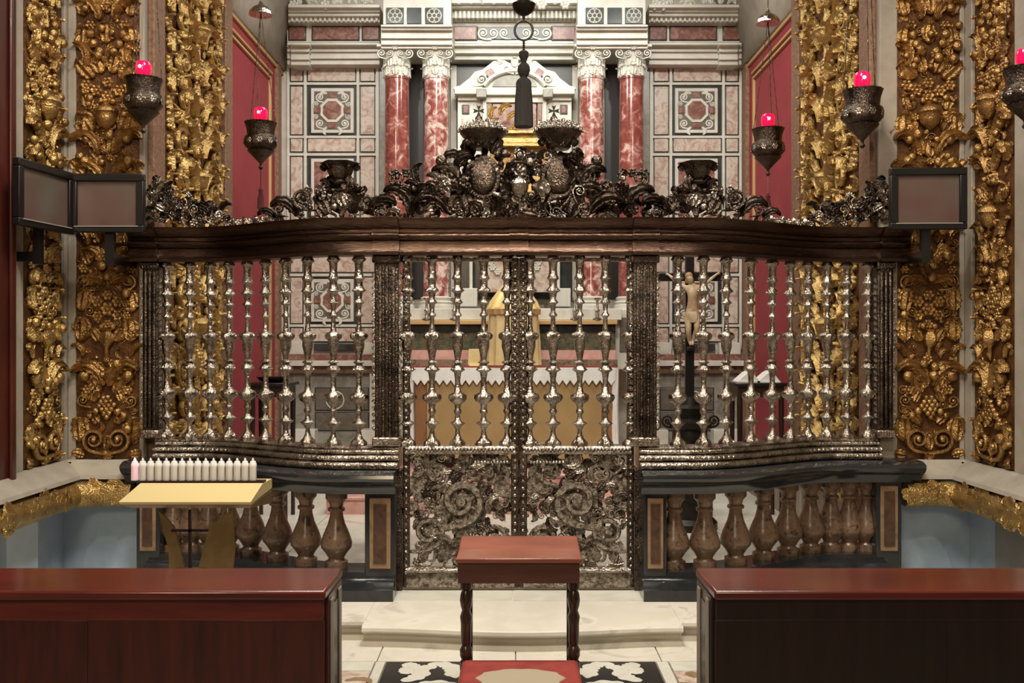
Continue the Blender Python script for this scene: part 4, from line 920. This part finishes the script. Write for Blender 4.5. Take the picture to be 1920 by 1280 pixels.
# candlesticks on the gradine
me_c = MB().lathe((0, 0, 0), [(.05, 0), (.05, .015), (.02, .03), (.014, .08), (.03, .1), (.014, .12), (.012, .2), (.034, .22), (.034, .235)], 12).mesh('candlestick', SILVER)
for j, (px, lab) in enumerate(((800, 'silver candlestick at the left end of the altar shelf'), (852, 'silver candlestick on the altar shelf, left and nearer the veil'), (1078, 'silver candlestick on the altar shelf, right and nearer the veil'), (1120, 'silver candlestick at the right end of the altar shelf'))):
    p = P(px, 600, 10.19); o = put('candlestick', me_c, None, p); tag(o, lab, 'candlestick', 'silver candlesticks on the altar shelf')
bk = thing('altar_card', 'small cream altar card standing on the altar left of the veiled tabernacle', 'card', P(890, 682, 9.85))
part('card', MB().pprism([(877, 684), (900, 684), (899, 654), (879, 654)], 9.85, .03), VEIL, bk, bev=.004); part('card_foot', MB().pbox(880, 680, 898, 686, 9.83, .1), VEILT, bk)
# tabernacle veil
vl = thing('veiled_tabernacle', 'cream silk tabernacle veil with a pointed golden cap on the altar', 'tabernacle', P(962, 686, 9.92))
def drape(cx, cy, prof, folds, amp, n=64):
    m = MB(); vs = []; fs = []
    for (r, z, am) in prof:
        for k_ in range(n):
            a = 2 * PI * k_ / n; q = r * (1 + am * amp * math.cos(folds * a)); vs.append((cx + q * math.cos(a), cy + q * math.sin(a) * .8, z))
    for i in range(len(prof) - 1):
        for k_ in range(n): fs.append((i * n + k_, i * n + (k_ + 1) % n, (i + 1) * n + (k_ + 1) % n, (i + 1) * n + k_))
    fs.append(tuple(range(n))); fs.append(tuple((len(prof) - 1) * n + k_ for k_ in range(n))); return m.add(vs, fs)
c = P(963, 640, 9.92); kk = 9.92 / F; zz = lambda y: H - (y - 640) * kk
part('veil_body', drape(c.x, c.y, [(50 * kk, zz(684), 1), (48 * kk, zz(640), 1), (46 * kk, zz(600), .6), (45 * kk, zz(586), .3)], 14, .05), VEIL, vl)
part('fringe', drape(c.x, c.y, [(49 * kk, zz(590), 1), (50 * kk, zz(580), 1), (47 * kk, zz(577), .5)], 40, .03), GOLDLINE, vl)
part('cap', drape(c.x, c.y, [(49 * kk, zz(580), .6), (42 * kk, zz(565), 1), (28 * kk, zz(545), 1), (12 * kk, zz(527), 1), (4 * kk, zz(520), .2)], 10, .07), VEILT, vl)
part('finial', MB().ball((c.x, c.y, zz(516)), 5 * kk, 10, 8), VEILT, vl)

# ------------------------------------------------------------------ crucifix on the right
YX = 8.4; kx = YX / F; zx = lambda y: H - (y - 640) * kx; cx = (1293 - 960) * kx
cf = thing('altar_crucifix', 'tall black cross with a pale carved figure on a stepped dark bronze pedestal', 'crucifix', (cx, YX, ZS))
part('upright', MB().box(cx - .038, cx + .038, YX - .02, YX + .03, zx(756), zx(440)), EBONY, cf, bev=.006)
part('crossbar', MB().box((1234 - 960) * kx, (1357 - 960) * kx, YX - .02, YX + .03, zx(527), zx(511)), EBONY, cf, bev=.006)
pd = part('pedestal', MB().lathe((cx, YX, 0), [(.24, ZS), (.24, .18), (.2, .22), (.2, .7), (.22, .76), (.16, .8), (.15, .98), (.19, 1.02), (.2, 1.05), (.12, 1.08), (.12, 1.14), (.14, 1.17), (.09, 1.2), (.08, 1.26), (.05, 1.27)], 20), BRONZE, cf)
for s_ in (-1, 1): piece(pd, 'scroll', BRONZE, (cx + s_ * .2, YX - .03, 1.06), .13, 0, 0, s_, 1, name='pedestal_scroll')
# the figure: one skinned body
def skinned(name, verts, edges, radii, mat, parent, root=0, sub=2):
    me = bpy.data.meshes.new(name); me.from_pydata(verts, edges, []); o = bpy.data.objects.new(name, me); COL.objects.link(o)
    me.materials.append(mat)
    md = o.modifiers.new('skin', 'SKIN'); md.use_smooth_shade = True
    for i, r in enumerate(radii): me.skin_vertices[0].data[i].radius = r if isinstance(r, tuple) else (r, r); me.skin_vertices[0].data[i].use_root = (i == root)
    sd = o.modifiers.new('sub', 'SUBSURF'); sd.levels = sub; sd.render_levels = sub
    o.parent = parent; o.location = -wloc(parent); return o
def F3(px, py, dy): return (( px - 960) * kx, YX - dy, zx(py))
V = []; E = []; R = []
def vx(px, py, dy, r, link=None):
    V.append(F3(px, py, dy)); R.append(r if isinstance(r, tuple) else r); 
    if link is not None: E.append((link, len(V) - 1))
    return len(V) - 1
pel = vx(1294, 588, .08, (.052, .043)); wst = vx(1295, 571, .085, (.043, .036), pel); che = vx(1296, 552, .09, (.058, .042), wst); shc = vx(1296, 540, .085, (.05, .034), che)
nck = vx(1293, 533, .09, .02, shc); hd = vx(1289, 526, .105, .034, nck); hd2 = vx(1287, 517, .11, .031, hd)
for sgn, sh_, el, wr, hn in ((-1, (1283, 541), (1268, 530), (1256, 519), (1251, 514)), (1, (1309, 541), (1324, 529), (1338, 518), (1344, 513))):
    a = vx(*sh_, .08, .024, shc); b = vx(*el, .06, .019, a); c2 = vx(*wr, .045, .013, b); d2 = vx(*hn, .035, (.014, .009), c2)
    for j in range(3):
        vx(hn[0] + sgn * (4 + j * .3), hn[1] - 3 + j * 2.2, .035, .004, d2)
for sgn, hip, kn, an, ft in ((-1, (1287, 594), (1286, 618), (1290, 640), (1292, 648)), (1, (1302, 594), (1302, 617), (1296, 639), (1295, 648))):
    a = vx(*hip, .085, .038, pel); b = vx(*kn, .12, .026, a); mid = vx((kn[0] + an[0]) / 2, (kn[1] + an[1]) / 2, .095, .024, b); c2 = vx(*an, .07, .015, mid); d2 = vx(*ft, .09, (.017, .01), c2)
fg = skinned('figure', V, E, R, IVORY, cf)
fg['label'] = 'pale carved figure with arms outstretched and head bowed'
hp = F3(1288, 519, .095); part('hair', MB().ball(hp, .036, 12, 8, 1, .95, 1.0).ball((hp[0] - .012, hp[1] + .01, hp[2] - .035), .02, 8, 6, 1, .8, 1.5).ball((hp[0] + .026, hp[1] + .012, hp[2] - .03), .018, 8, 6, 1, .8, 1.6), HAIR, cf)
cl_ = F3(1294, 592, .085); part('loincloth', MB().lathe((cl_[0], cl_[1], cl_[2]), [(.06, -.06), (.066, -.03), (.06, .02), (.05, .035)], 18, 6, .06, .85), IVORY, cf)
part('foot_block', MB().box(cx - .03, cx + .03, YX - .09, YX - .01, zx(657), zx(650)), EBONY, cf, bev=.004)

# side tables in the chancel
def side_table(px, py, Y, w, label, cloth):
    p = P(px, py, Y)
    t = thing('credence_table', label, 'table', (p.x, Y, ZS))
    part('table_top', MB().box(p.x - w, p.x + w, Y - .2, Y + .2, p.z - .03, p.z), BLACK, t, bev=.008)
    for sx in (-1, 1):
        for sy in (-1, 1): part('leg', MB().lathe((p.x + sx * (w - .05), Y + sy * .15, 0), [(.02, ZS), (.018, ZS + .3), (.026, p.z - .2), (.02, p.z - .03)], 10), WOODD, t)
    part('apron', MB().box(p.x - w + .03, p.x + w - .03, Y - .17, Y + .17, p.z - .13, p.z - .03), WOODD, t)
    return p
p = side_table(1418, 716, 8.9, .24, 'dark credence table with folded white cloths by the red wall on the right', True)
for j, (dx, lab) in enumerate(((-.09, 'tented white cloth on the dark table, nearer the crucifix'), (.1, 'tented white cloth on the dark table, nearer the red wall'))):
    c_ = thing('folded_cloth', lab, 'cloth', (p.x + dx, 8.9, p.z), 'white cloths on the credence table')
    part('cloth_folds', MB().prism([(p.x + dx - .11, p.z), (p.x + dx + .1, p.z), (p.x + dx + .095, p.z + .02), (p.x + dx + .02, p.z + .11), (p.x + dx - .02, p.z + .09), (p.x + dx - .1, p.z + .02)], 8.82, 9.0), LINEN, c_, bev=.01)
    part('cloth_hem', MB().box(p.x + dx - .112, p.x + dx + .102, 8.81, 9.01, p.z, p.z + .012), LINEN, c_)
p = side_table(512, 716, 8.9, .2, 'dark credence table beside the red wall on the left', False)
tr_ = thing('dark_tray', 'dark dished tray on the credence table at the left', 'tray', (p.x, 8.9, p.z)); part('tray', MB().lathe((p.x, 8.9, p.z), [(.08, 0), (.13, .02), (.15, .05), (.14, .05), (.1, .025), (.01, .02)], 18), BRONZE, tr_); part('tray_foot', MB().lathe((p.x, 8.9, p.z), [(.05, 0), (.06, .012), (.05, .02)], 12), BRONZE, tr_)

# ------------------------------------------------------------------ hanging lamps
def lamp(px, py, Y, s, label, cap=None, tassel=False, ztop=5.6):
    """py: rim of the bowl; s: px scale of the bowl width"""
    k = Y / F; c = P(px, py, Y); u = s * k
    t = thing('sanctuary_lamp', label, 'lamp', c, 'hanging silver lamps')
    bw = part('bowl', MB().lathe((c.x, c.y, c.z), [(.03 * u, -1.42 * u), (.07 * u, -1.36 * u), (.03 * u, -1.28 * u), (.05 * u, -1.22 * u), (.16 * u, -1.1 * u), (.34 * u, -.92 * u), (.4 * u, -.86 * u), (.36 * u, -.83 * u), (.48 * u, -.7 * u), (.5 * u, -.56 * u), (.46 * u, -.44 * u), (.4 * u, -.38 * u), (.42 * u, -.2 * u), (.47 * u, -.04 * u), (.49 * u, 0), (.44 * u, 0), (.2 * u, -.05 * u)], 28, 14, .022), SILVERD, t)
    for i in range(9): a = 2 * PI * i / 9; piece(bw, 'rosette', SILVER, (c.x + .49 * u * math.cos(a), c.y + .49 * u * math.sin(a), c.z - .6 * u), .2 * u, 0, a + PI / 2, 1, .5, name='embossed_flower')
    for i in range(12): a = 2 * PI * i / 12; piece(bw, 'leaf', SILVERD, (c.x + .36 * u * math.cos(a), c.y + .36 * u * math.sin(a), c.z - .35 * u), .36 * u, 0, a + PI / 2, 1, .5, name='embossed_leaf')
    g = part('red_glass', MB().lathe((c.x, c.y, c.z), [(.12 * u, -.05 * u), (.17 * u, .05 * u), (.2 * u, .22 * u), (.2 * u, .36 * u), (.16 * u, .44 * u), (.1 * u, .46 * u)], 16), REDGLASS, t)
    part('flame', MB().ball((c.x - .02 * u, c.y - .19 * u, c.z + .28 * u), .045 * u, 8, 6), FLAMEM, g)
    part('glass_holder', MB().lathe((c.x, c.y, c.z), [(.2 * u, -.06 * u), (.22 * u, 0), (.19 * u, .06 * u), (.14 * u, .06 * u)], 16), SILVERD, t)
    l = bpy.data.lights.new('lamp_glow', 'POINT'); l.energy = 0.6; l.color = (1, .05, .1); l.shadow_soft_size = .03
    lo = bpy.data.objects.new('lamp_glow', l); COL.objects.link(lo); lo.parent = t; lo.location = (0, -.26 * u, .3 * u)
    ztop2 = P(px, cap, Y).z if cap else ztop
    for i in range(3):
        a = 2 * PI * i / 3 + .5; N = 24; q0 = Vector((c.x + .45 * u * math.cos(a), c.y + .45 * u * math.sin(a), c.z)); q1 = Vector((c.x, c.y, ztop2))
        part('chain', MB().tube([q0.lerp(q1, j / N) for j in range(N + 1)], [.004 if j % 2 else .0022 for j in range(N + 1)], 5), SILVERD, t)
    if cap:
        z0 = ztop2; 
        part('smoke_cap', MB().lathe((c.x, c.y, z0), [(.36 * u, -.1 * u), (.34 * u, 0), (.24 * u, .12 * u), (.1 * u, .2 * u), (.04 * u, .3 * u), (.02 * u, .34 * u)], 20), SILVERB, t)
        part('hook_chain', MB().tube([(c.x, c.y, z0 + .3 * u + j * (ztop - z0) / 20) for j in range(16)], [.004 if j % 2 else .0025 for j in range(16)], 5), SILVERD, t)
    if tassel:
        part('tassel_cord', MB().tube([(c.x, c.y, c.z - 1.4 * u), (c.x, c.y, c.z - 1.95 * u)], .003, 5), WOODD, t)
        part('tassel', MB().lathe((c.x, c.y, c.z - 2.6 * u), [(.1 * u, 0), (.09 * u, .3 * u), (.05 * u, .5 * u), (.07 * u, .56 * u), (.02 * u, .66 * u)], 12, 6, .08), material('dark red tassel', (74, 24, 26), 0.8) if 'dark red tassel' not in bpy.data.materials else bpy.data.materials['dark red tassel'], t)
lamp(269, 148, 6.55, 72, 'hanging silver lamp with red glass in front of the left pier, dark bowl')
lamp(489, 230, 8.3, 62, 'hanging silver lamp with red glass against the left red wall', 22, True)
lamp(1440, 242, 8.3, 62, 'hanging silver lamp with red glass against the right red wall', 38, True)
lamp(1617, 170, 6.6, 76, 'hanging silver lamp with red glass before the right gilded jamb')
lamp(1922, 128, 5.4, 80, 'hanging silver lamp cut by the right edge of the photo')
# dark pendant with ring and tassel hung before the altar
YH = 7.2; kh = YH / F; c = P(982, 240, YH); zh = lambda y: H - (y - 640) * kh
hp_ = thing('hanging_tassel', 'dark hanging tassel below a chain and iron ring before the altar', 'tassel', c)
DARK = material('dark passementerie', (44, 40, 32), 0.75, 0, (32, 28, 24), 30, 3, bump=.5, bscale=160, stretch=(3, 3, .2))
part('tassel_skirt', MB().lathe((c.x, c.y, 0), [(17 * kh, zh(238)), (17 * kh, zh(225)), (16 * kh, zh(190)), (14 * kh, zh(165)), (14 * kh, zh(155)), (12 * kh, zh(150)), (6 * kh, zh(145))], 20, 10, .04), DARK, hp_)
part('tassel_knot', MB().lathe((c.x, c.y, 0), [(5 * kh, zh(147)), (9 * kh, zh(141)), (12 * kh, zh(132)), (11 * kh, zh(124)), (5 * kh, zh(117)), (6 * kh, zh(112)), (9 * kh, zh(106)), (9 * kh, zh(98)), (5 * kh, zh(95))], 18), DARK, hp_)
part('chain', MB().tube([(c.x, c.y, zh(95 - j * 2)) for j in range(11)], [.011 if j % 2 else .006 for j in range(11)], 6), BRONZE, hp_)
part('ring', MB().tube([(c.x + 17 * kh * math.cos(2 * PI * i / 24), c.y, zh(57) + 18 * kh * math.sin(2 * PI * i / 24)) for i in range(25)], .009, 6), BRONZE, hp_)
part('top_knob', MB().lathe((c.x, c.y, 0), [(2 * kh, zh(40)), (3 * kh, zh(30)), (10 * kh, zh(27)), (19 * kh, zh(20)), (22 * kh, zh(8)), (14 * kh, zh(0)), (18 * kh, zh(-8)), (5 * kh, zh(-14)), (3 * kh, zh(-30))], 18), BRONZE, hp_)
part('cord', MB().tube([(c.x, c.y, zh(-28)), (c.x, c.y, 6.4)], .008, 6), BRONZE, hp_)

# ------------------------------------------------------------------ black display frames on the piers
def disp(label, quad, Yl, Yr, post_px=None, group='black display frames'):
    """quad: px of left/right edges and their top/bottom"""
    (xl, tl, bl), (xr, tr, br) = quad
    A, B, C_, D = P(xl, tl, Yl), P(xr, tr, Yr), P(xr, br, Yr), P(xl, bl, Yl)
    zt, zb = (A.z + B.z) / 2, (C_.z + D.z) / 2
    u = Vector((B.x - A.x, B.y - A.y, 0)); L = u.length; u.normalize(); n = Vector((u.y, -u.x, 0))
    base = Vector((A.x, A.y, zb)); t = thing('display_frame', label, 'frame', base, group)
    def bb(u0, u1, z0, z1, d0, d1):
        m = MB(); vs = []
        for (uu, dd, z) in ((u0, d0, z0), (u1, d0, z0), (u1, d1, z0), (u0, d1, z0), (u0, d0, z1), (u1, d0, z1), (u1, d1, z1), (u0, d1, z1)): q = base + u * uu + n * dd; vs.append((q.x, q.y, z))
        return m.add(vs, [(0, 3, 2, 1), (4, 5, 6, 7), (0, 1, 5, 4), (1, 2, 6, 5), (2, 3, 7, 6), (3, 0, 4, 7)])
    w = .05
    part('rail', bb(0, L, zt - w, zt, -.02, .03), BLACK, t, bev=.006); part('rail', bb(0, L, zb, zb + w * .9, -.02, .03), BLACK, t, bev=.006)
    part('stile', bb(0, w, zb + w * .9, zt - w, -.02, .03), BLACK, t, bev=.006); part('stile', bb(L - w, L, zb + w * .9, zt - w, -.02, .03), BLACK, t, bev=.006)
    part('print', bb(w, L - w, zb + w * .9, zt - w, -.01, .01), SCREEN, t); part('metal_lip', bb(w * .7, L - w * .7, zb + w * .72, zb + w * .86, .03, .036), EDGEM, t)
    part('wall_bracket', bb(L / 2 - .03, L / 2 + .03, zb - .22, zb + .1, -.06, -.02), BLACK, t); part('wall_arm', bb(L / 2 - .025, L / 2 + .025, zb - .2, zb - .14, -.42, -.06), BLACK, t)
disp('black frame with a dull print, angled along the left side wall', ((28, 293, 425), (132, 326, 436)), 5.85, 6.42)
disp('black frame with a reddish print on the left pier, hinged to the angled one', ((133, 326, 436), (272, 327, 436)), 6.43, 6.43)
disp('black frame with a brown print alone on the right pier', ((1667, 315, 431), (1811, 315, 430)), 6.45, 6.43)

# ------------------------------------------------------------------ votive candle stand
YV = 5.2; kv = YV / F; zv = lambda y: H - (y - 640) * kv; xv = lambda p: (p - 960) * kv
vs_ = thing('votive_candle_stand', 'cream metal votive stand with a cross cut into its pedestal, before the left balustrade', 'candle stand', (xv(350), YV + .1, 0))
m = MB()
def ruled(sections):       # list of (x_left, x_right, y, z): skin between rows
    m = MB(); v = []; f = []
    for (a, b, y, z) in sections: v += [(a, y, z), (b, y, z)]
    n = len(sections)
    for i in range(n): j = (i + 1) % n; f.append((2 * i, 2 * i + 1, 2 * j + 1, 2 * j))
    f.append(tuple(2 * i for i in range(n))); f.append(tuple(2 * i + 1 for i in reversed(range(n)))); return m.add(v, f)
part('tray', ruled([(xv(222), xv(470), YV, zv(941)), (xv(247), xv(482), YV + .12, zv(912) + .0), (xv(247), xv(484), YV + .3, zv(912)), (xv(247), xv(484), YV + .3, zv(930)), (xv(225), xv(470), YV + .01, zv(946))]), CREAMP, vs_)
part('tray_underside', ruled([(xv(224), xv(472), YV + .012, zv(946)), (xv(226), xv(484), YV + .29, zv(934)), (xv(236), xv(484), YV + .29, zv(960)), (xv(240), xv(464), YV + .05, zv(955))]), OLIVE, vs_)
YQ = YV + .14; q5 = lambda pts: [((a - 960) * YQ / F, H - (b - 640) * YQ / F) for a, b in pts]
ped = part('pedestal_plate', MB().prism(q5([(296, 955), (326, 988), (346, 1064), (346, 1120), (318, 1120), (316, 1030)]), YQ, YQ + .02), OLIVE, vs_)
part('pedestal_plate', MB().prism(q5([(434, 955), (392, 988), (372, 1064), (372, 1120), (430, 1120), (440, 1030)]), YQ, YQ + .02), OLIVE, vs_)
part('pedestal_plate', MB().prism(q5([(330, 1064), (388, 1064), (392, 1330), (326, 1330)]), YQ, YQ + .022), OLIVE, vs_)
cr_ = part('cross_upright', MB().prism(q5([(354, 955), (359, 955), (359, 1066), (354, 1066)]), YQ - .01, YQ + .012), WOODD, vs_); part('cross_arm', MB().prism(q5([(322, 992), (390, 992), (390, 996), (322, 996)]), YQ - .01, YQ + .012), WOODD, vs_)
part('foot', MB().box(xv(300), xv(420), YV, YV + .35, 0, .03), OLIVE, vs_, bev=.008)
part('socket_rail', MB().box(xv(246), xv(482), YV + .13, YV + .19, zv(912), zv(912) + .012), WOODD, vs_)
body = MB().lathe((0, 0, 0), [(.019, 0), (.0205, .005), (.0195, .07), (.0205, .075), (.0205, .092), (.0165, .098), (.016, .104), (.012, .107)], 14)
tip = MB().lathe((0, 0, 0), [(.006, .107), (.0075, .113), (.004, .121), (.001, .125)], 8)
mb1, mb2 = body.mesh('candle_body', CANDLE), tip.mesh('candle_bulb', CANDLE)
mb3, mb4 = body.mesh('candle_body', CANDLELIT), tip.mesh('candle_bulb', FLAMEM)
ordn = ['first', 'second', 'third', 'fourth', 'fifth', 'sixth', 'seventh', 'eighth', 'ninth', 'tenth', 'eleventh', 'twelfth', 'thirteenth', 'fourteenth', 'fifteenth', 'sixteenth']
for i in range(16):
    x = (253 + i * 14.75 - 960) * (YV + .16) / F; lit = i == 0
    c_ = thing('electric_candle', ('glowing pink electric candle, first at the left end of the votive stand' if lit else ('unlit white electric candle on the votive stand, last at the right end' if i == 15 else 'unlit white electric candle on the votive stand, %s from the left end' % ordn[i])), 'candle', (x, YV + .16, zv(912) + .012), 'electric candles on the votive stand')
    put('candle_body', mb3 if lit else mb1, c_, (x, YV + .16, zv(912) + .012)); put('candle_bulb', mb4 if lit else mb2, c_, (x, YV + .16, zv(912) + .012))

# ------------------------------------------------------------------ prie-dieu in the middle
YK = 4.6; kk = YK / F; xk = lambda p: (p - 960) * kk
pk = thing('prie_dieu', 'brown wooden kneeler with turned legs and a red pad before the gate', 'kneeler', (xk(973), YK + .1, 0))
part('desk_top', ruled([(xk(855), xk(1091), YK - .02, .69), (xk(855), xk(1091), YK - .02, .715), (xk(860), xk(1089), YK + .27, .742), (xk(860), xk(1089), YK + .27, .766)]), WOODK, pk, bev=.005)
part('apron', MB().box(xk(858), xk(1087), YK, YK + .022, .59, .716), WOODA, pk, bev=.004)
for s_ in (-1, 1): x = xk(858) if s_ < 0 else xk(1087) - .02; part('side_apron', MB().box(x, x + .02, YK + .022, YK + .24, .6, .69), WOODK, pk, bev=.003)
legp = [(.026, .1), (.03, .16), (.03, .2), (.022, .21), (.03, .23), (.031, .26), (.02, .28), (.026, .3), (.026, .38), (.03, .42), (.02, .45), (.027, .47), (.031, .5), (.026, .53), (.02, .545), (.029, .555), (.029, .592)]
for px in (873, 1077):
    lg = part('leg', MB().lathe((xk(px), YK + .05, 0), legp, 16), WOODL, pk); part('leg_foot', MB().box(xk(px) - .028, xk(px) + .028, YK + .02, YK + .08, 0, .12), WOODL, lg, bev=.004)
    part('leg_foot', MB().box(xk(px) - .025, xk(px) + .025, YK + .2, YK + .24, 0, .69), WOODL, pk, bev=.004)
part('kneeling_board', MB().box(xk(862), xk(1086), YK - .42, YK + .03, .12, .17), WOODK, pk, bev=.006)
part('pad', MB().box(xk(866), xk(1084), YK - .4, YK + .015, .17, .225), PAD, pk, bev=.02, label='red velvet kneeling pad')
part('pad_trim', MB().lathe((xk(975), YK - .25, .222), [(.2, .001), (.195, .006), (.17, .009), (.1, .01)], 32, 10, .04, .6), PADW, pk)
part('stretcher', MB().box(xk(862), xk(1086), YK - .42, YK - .39, 0, .12), WOODK, pk, bev=.004)

# ------------------------------------------------------------------ pews in front
def pew(sg, xi, side, wf, ws):
    Yp = 3.3; xo = sg * 3.1
    t = thing('pew', 'red-brown wooden pew front with a flat top board, ' + side + ' foreground', 'pew', (sg * 1.8, Yp + .15, 0), 'wooden pews in the foreground')
    a, b = sorted((xi, xo))
    part('top_board', MB().box(a, b, Yp - .03, Yp + .31, .868, .9), ws, t, bev=.008)
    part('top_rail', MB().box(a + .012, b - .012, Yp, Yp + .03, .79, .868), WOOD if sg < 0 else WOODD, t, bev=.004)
    n = 3; wv = (b - a - .02) / n
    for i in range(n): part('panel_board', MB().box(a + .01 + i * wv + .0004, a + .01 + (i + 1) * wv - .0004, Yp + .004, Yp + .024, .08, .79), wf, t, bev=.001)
    part('bottom_rail', MB().box(a + .01, b - .01, Yp - .005, Yp + .03, 0, .08), wf, t, bev=.004)
    x0, x1 = sorted((xi - sg * .0, xi + sg * .03))
    e_ = part('end_panel', MB().box(x0, x1, Yp + .03, Yp + .29, 0, .868), wf, t, bev=.004)
    for yy_ in (Yp + .05, Yp + .2): part('edge_strip', MB().box(*sorted((xi - sg * .008, xi)), yy_, yy_ + .045, .02, .85), EDGEM, e_, bev=.004)
    part('end_recess', MB().box(*sorted((xi - sg * .003, xi)), Yp + .1, Yp + .19, .06, .82), WOODD, e_)
    part('back_rail', MB().box(a + .02, b - .02, Yp + .27, Yp + .29, .1, .868), wf, t)
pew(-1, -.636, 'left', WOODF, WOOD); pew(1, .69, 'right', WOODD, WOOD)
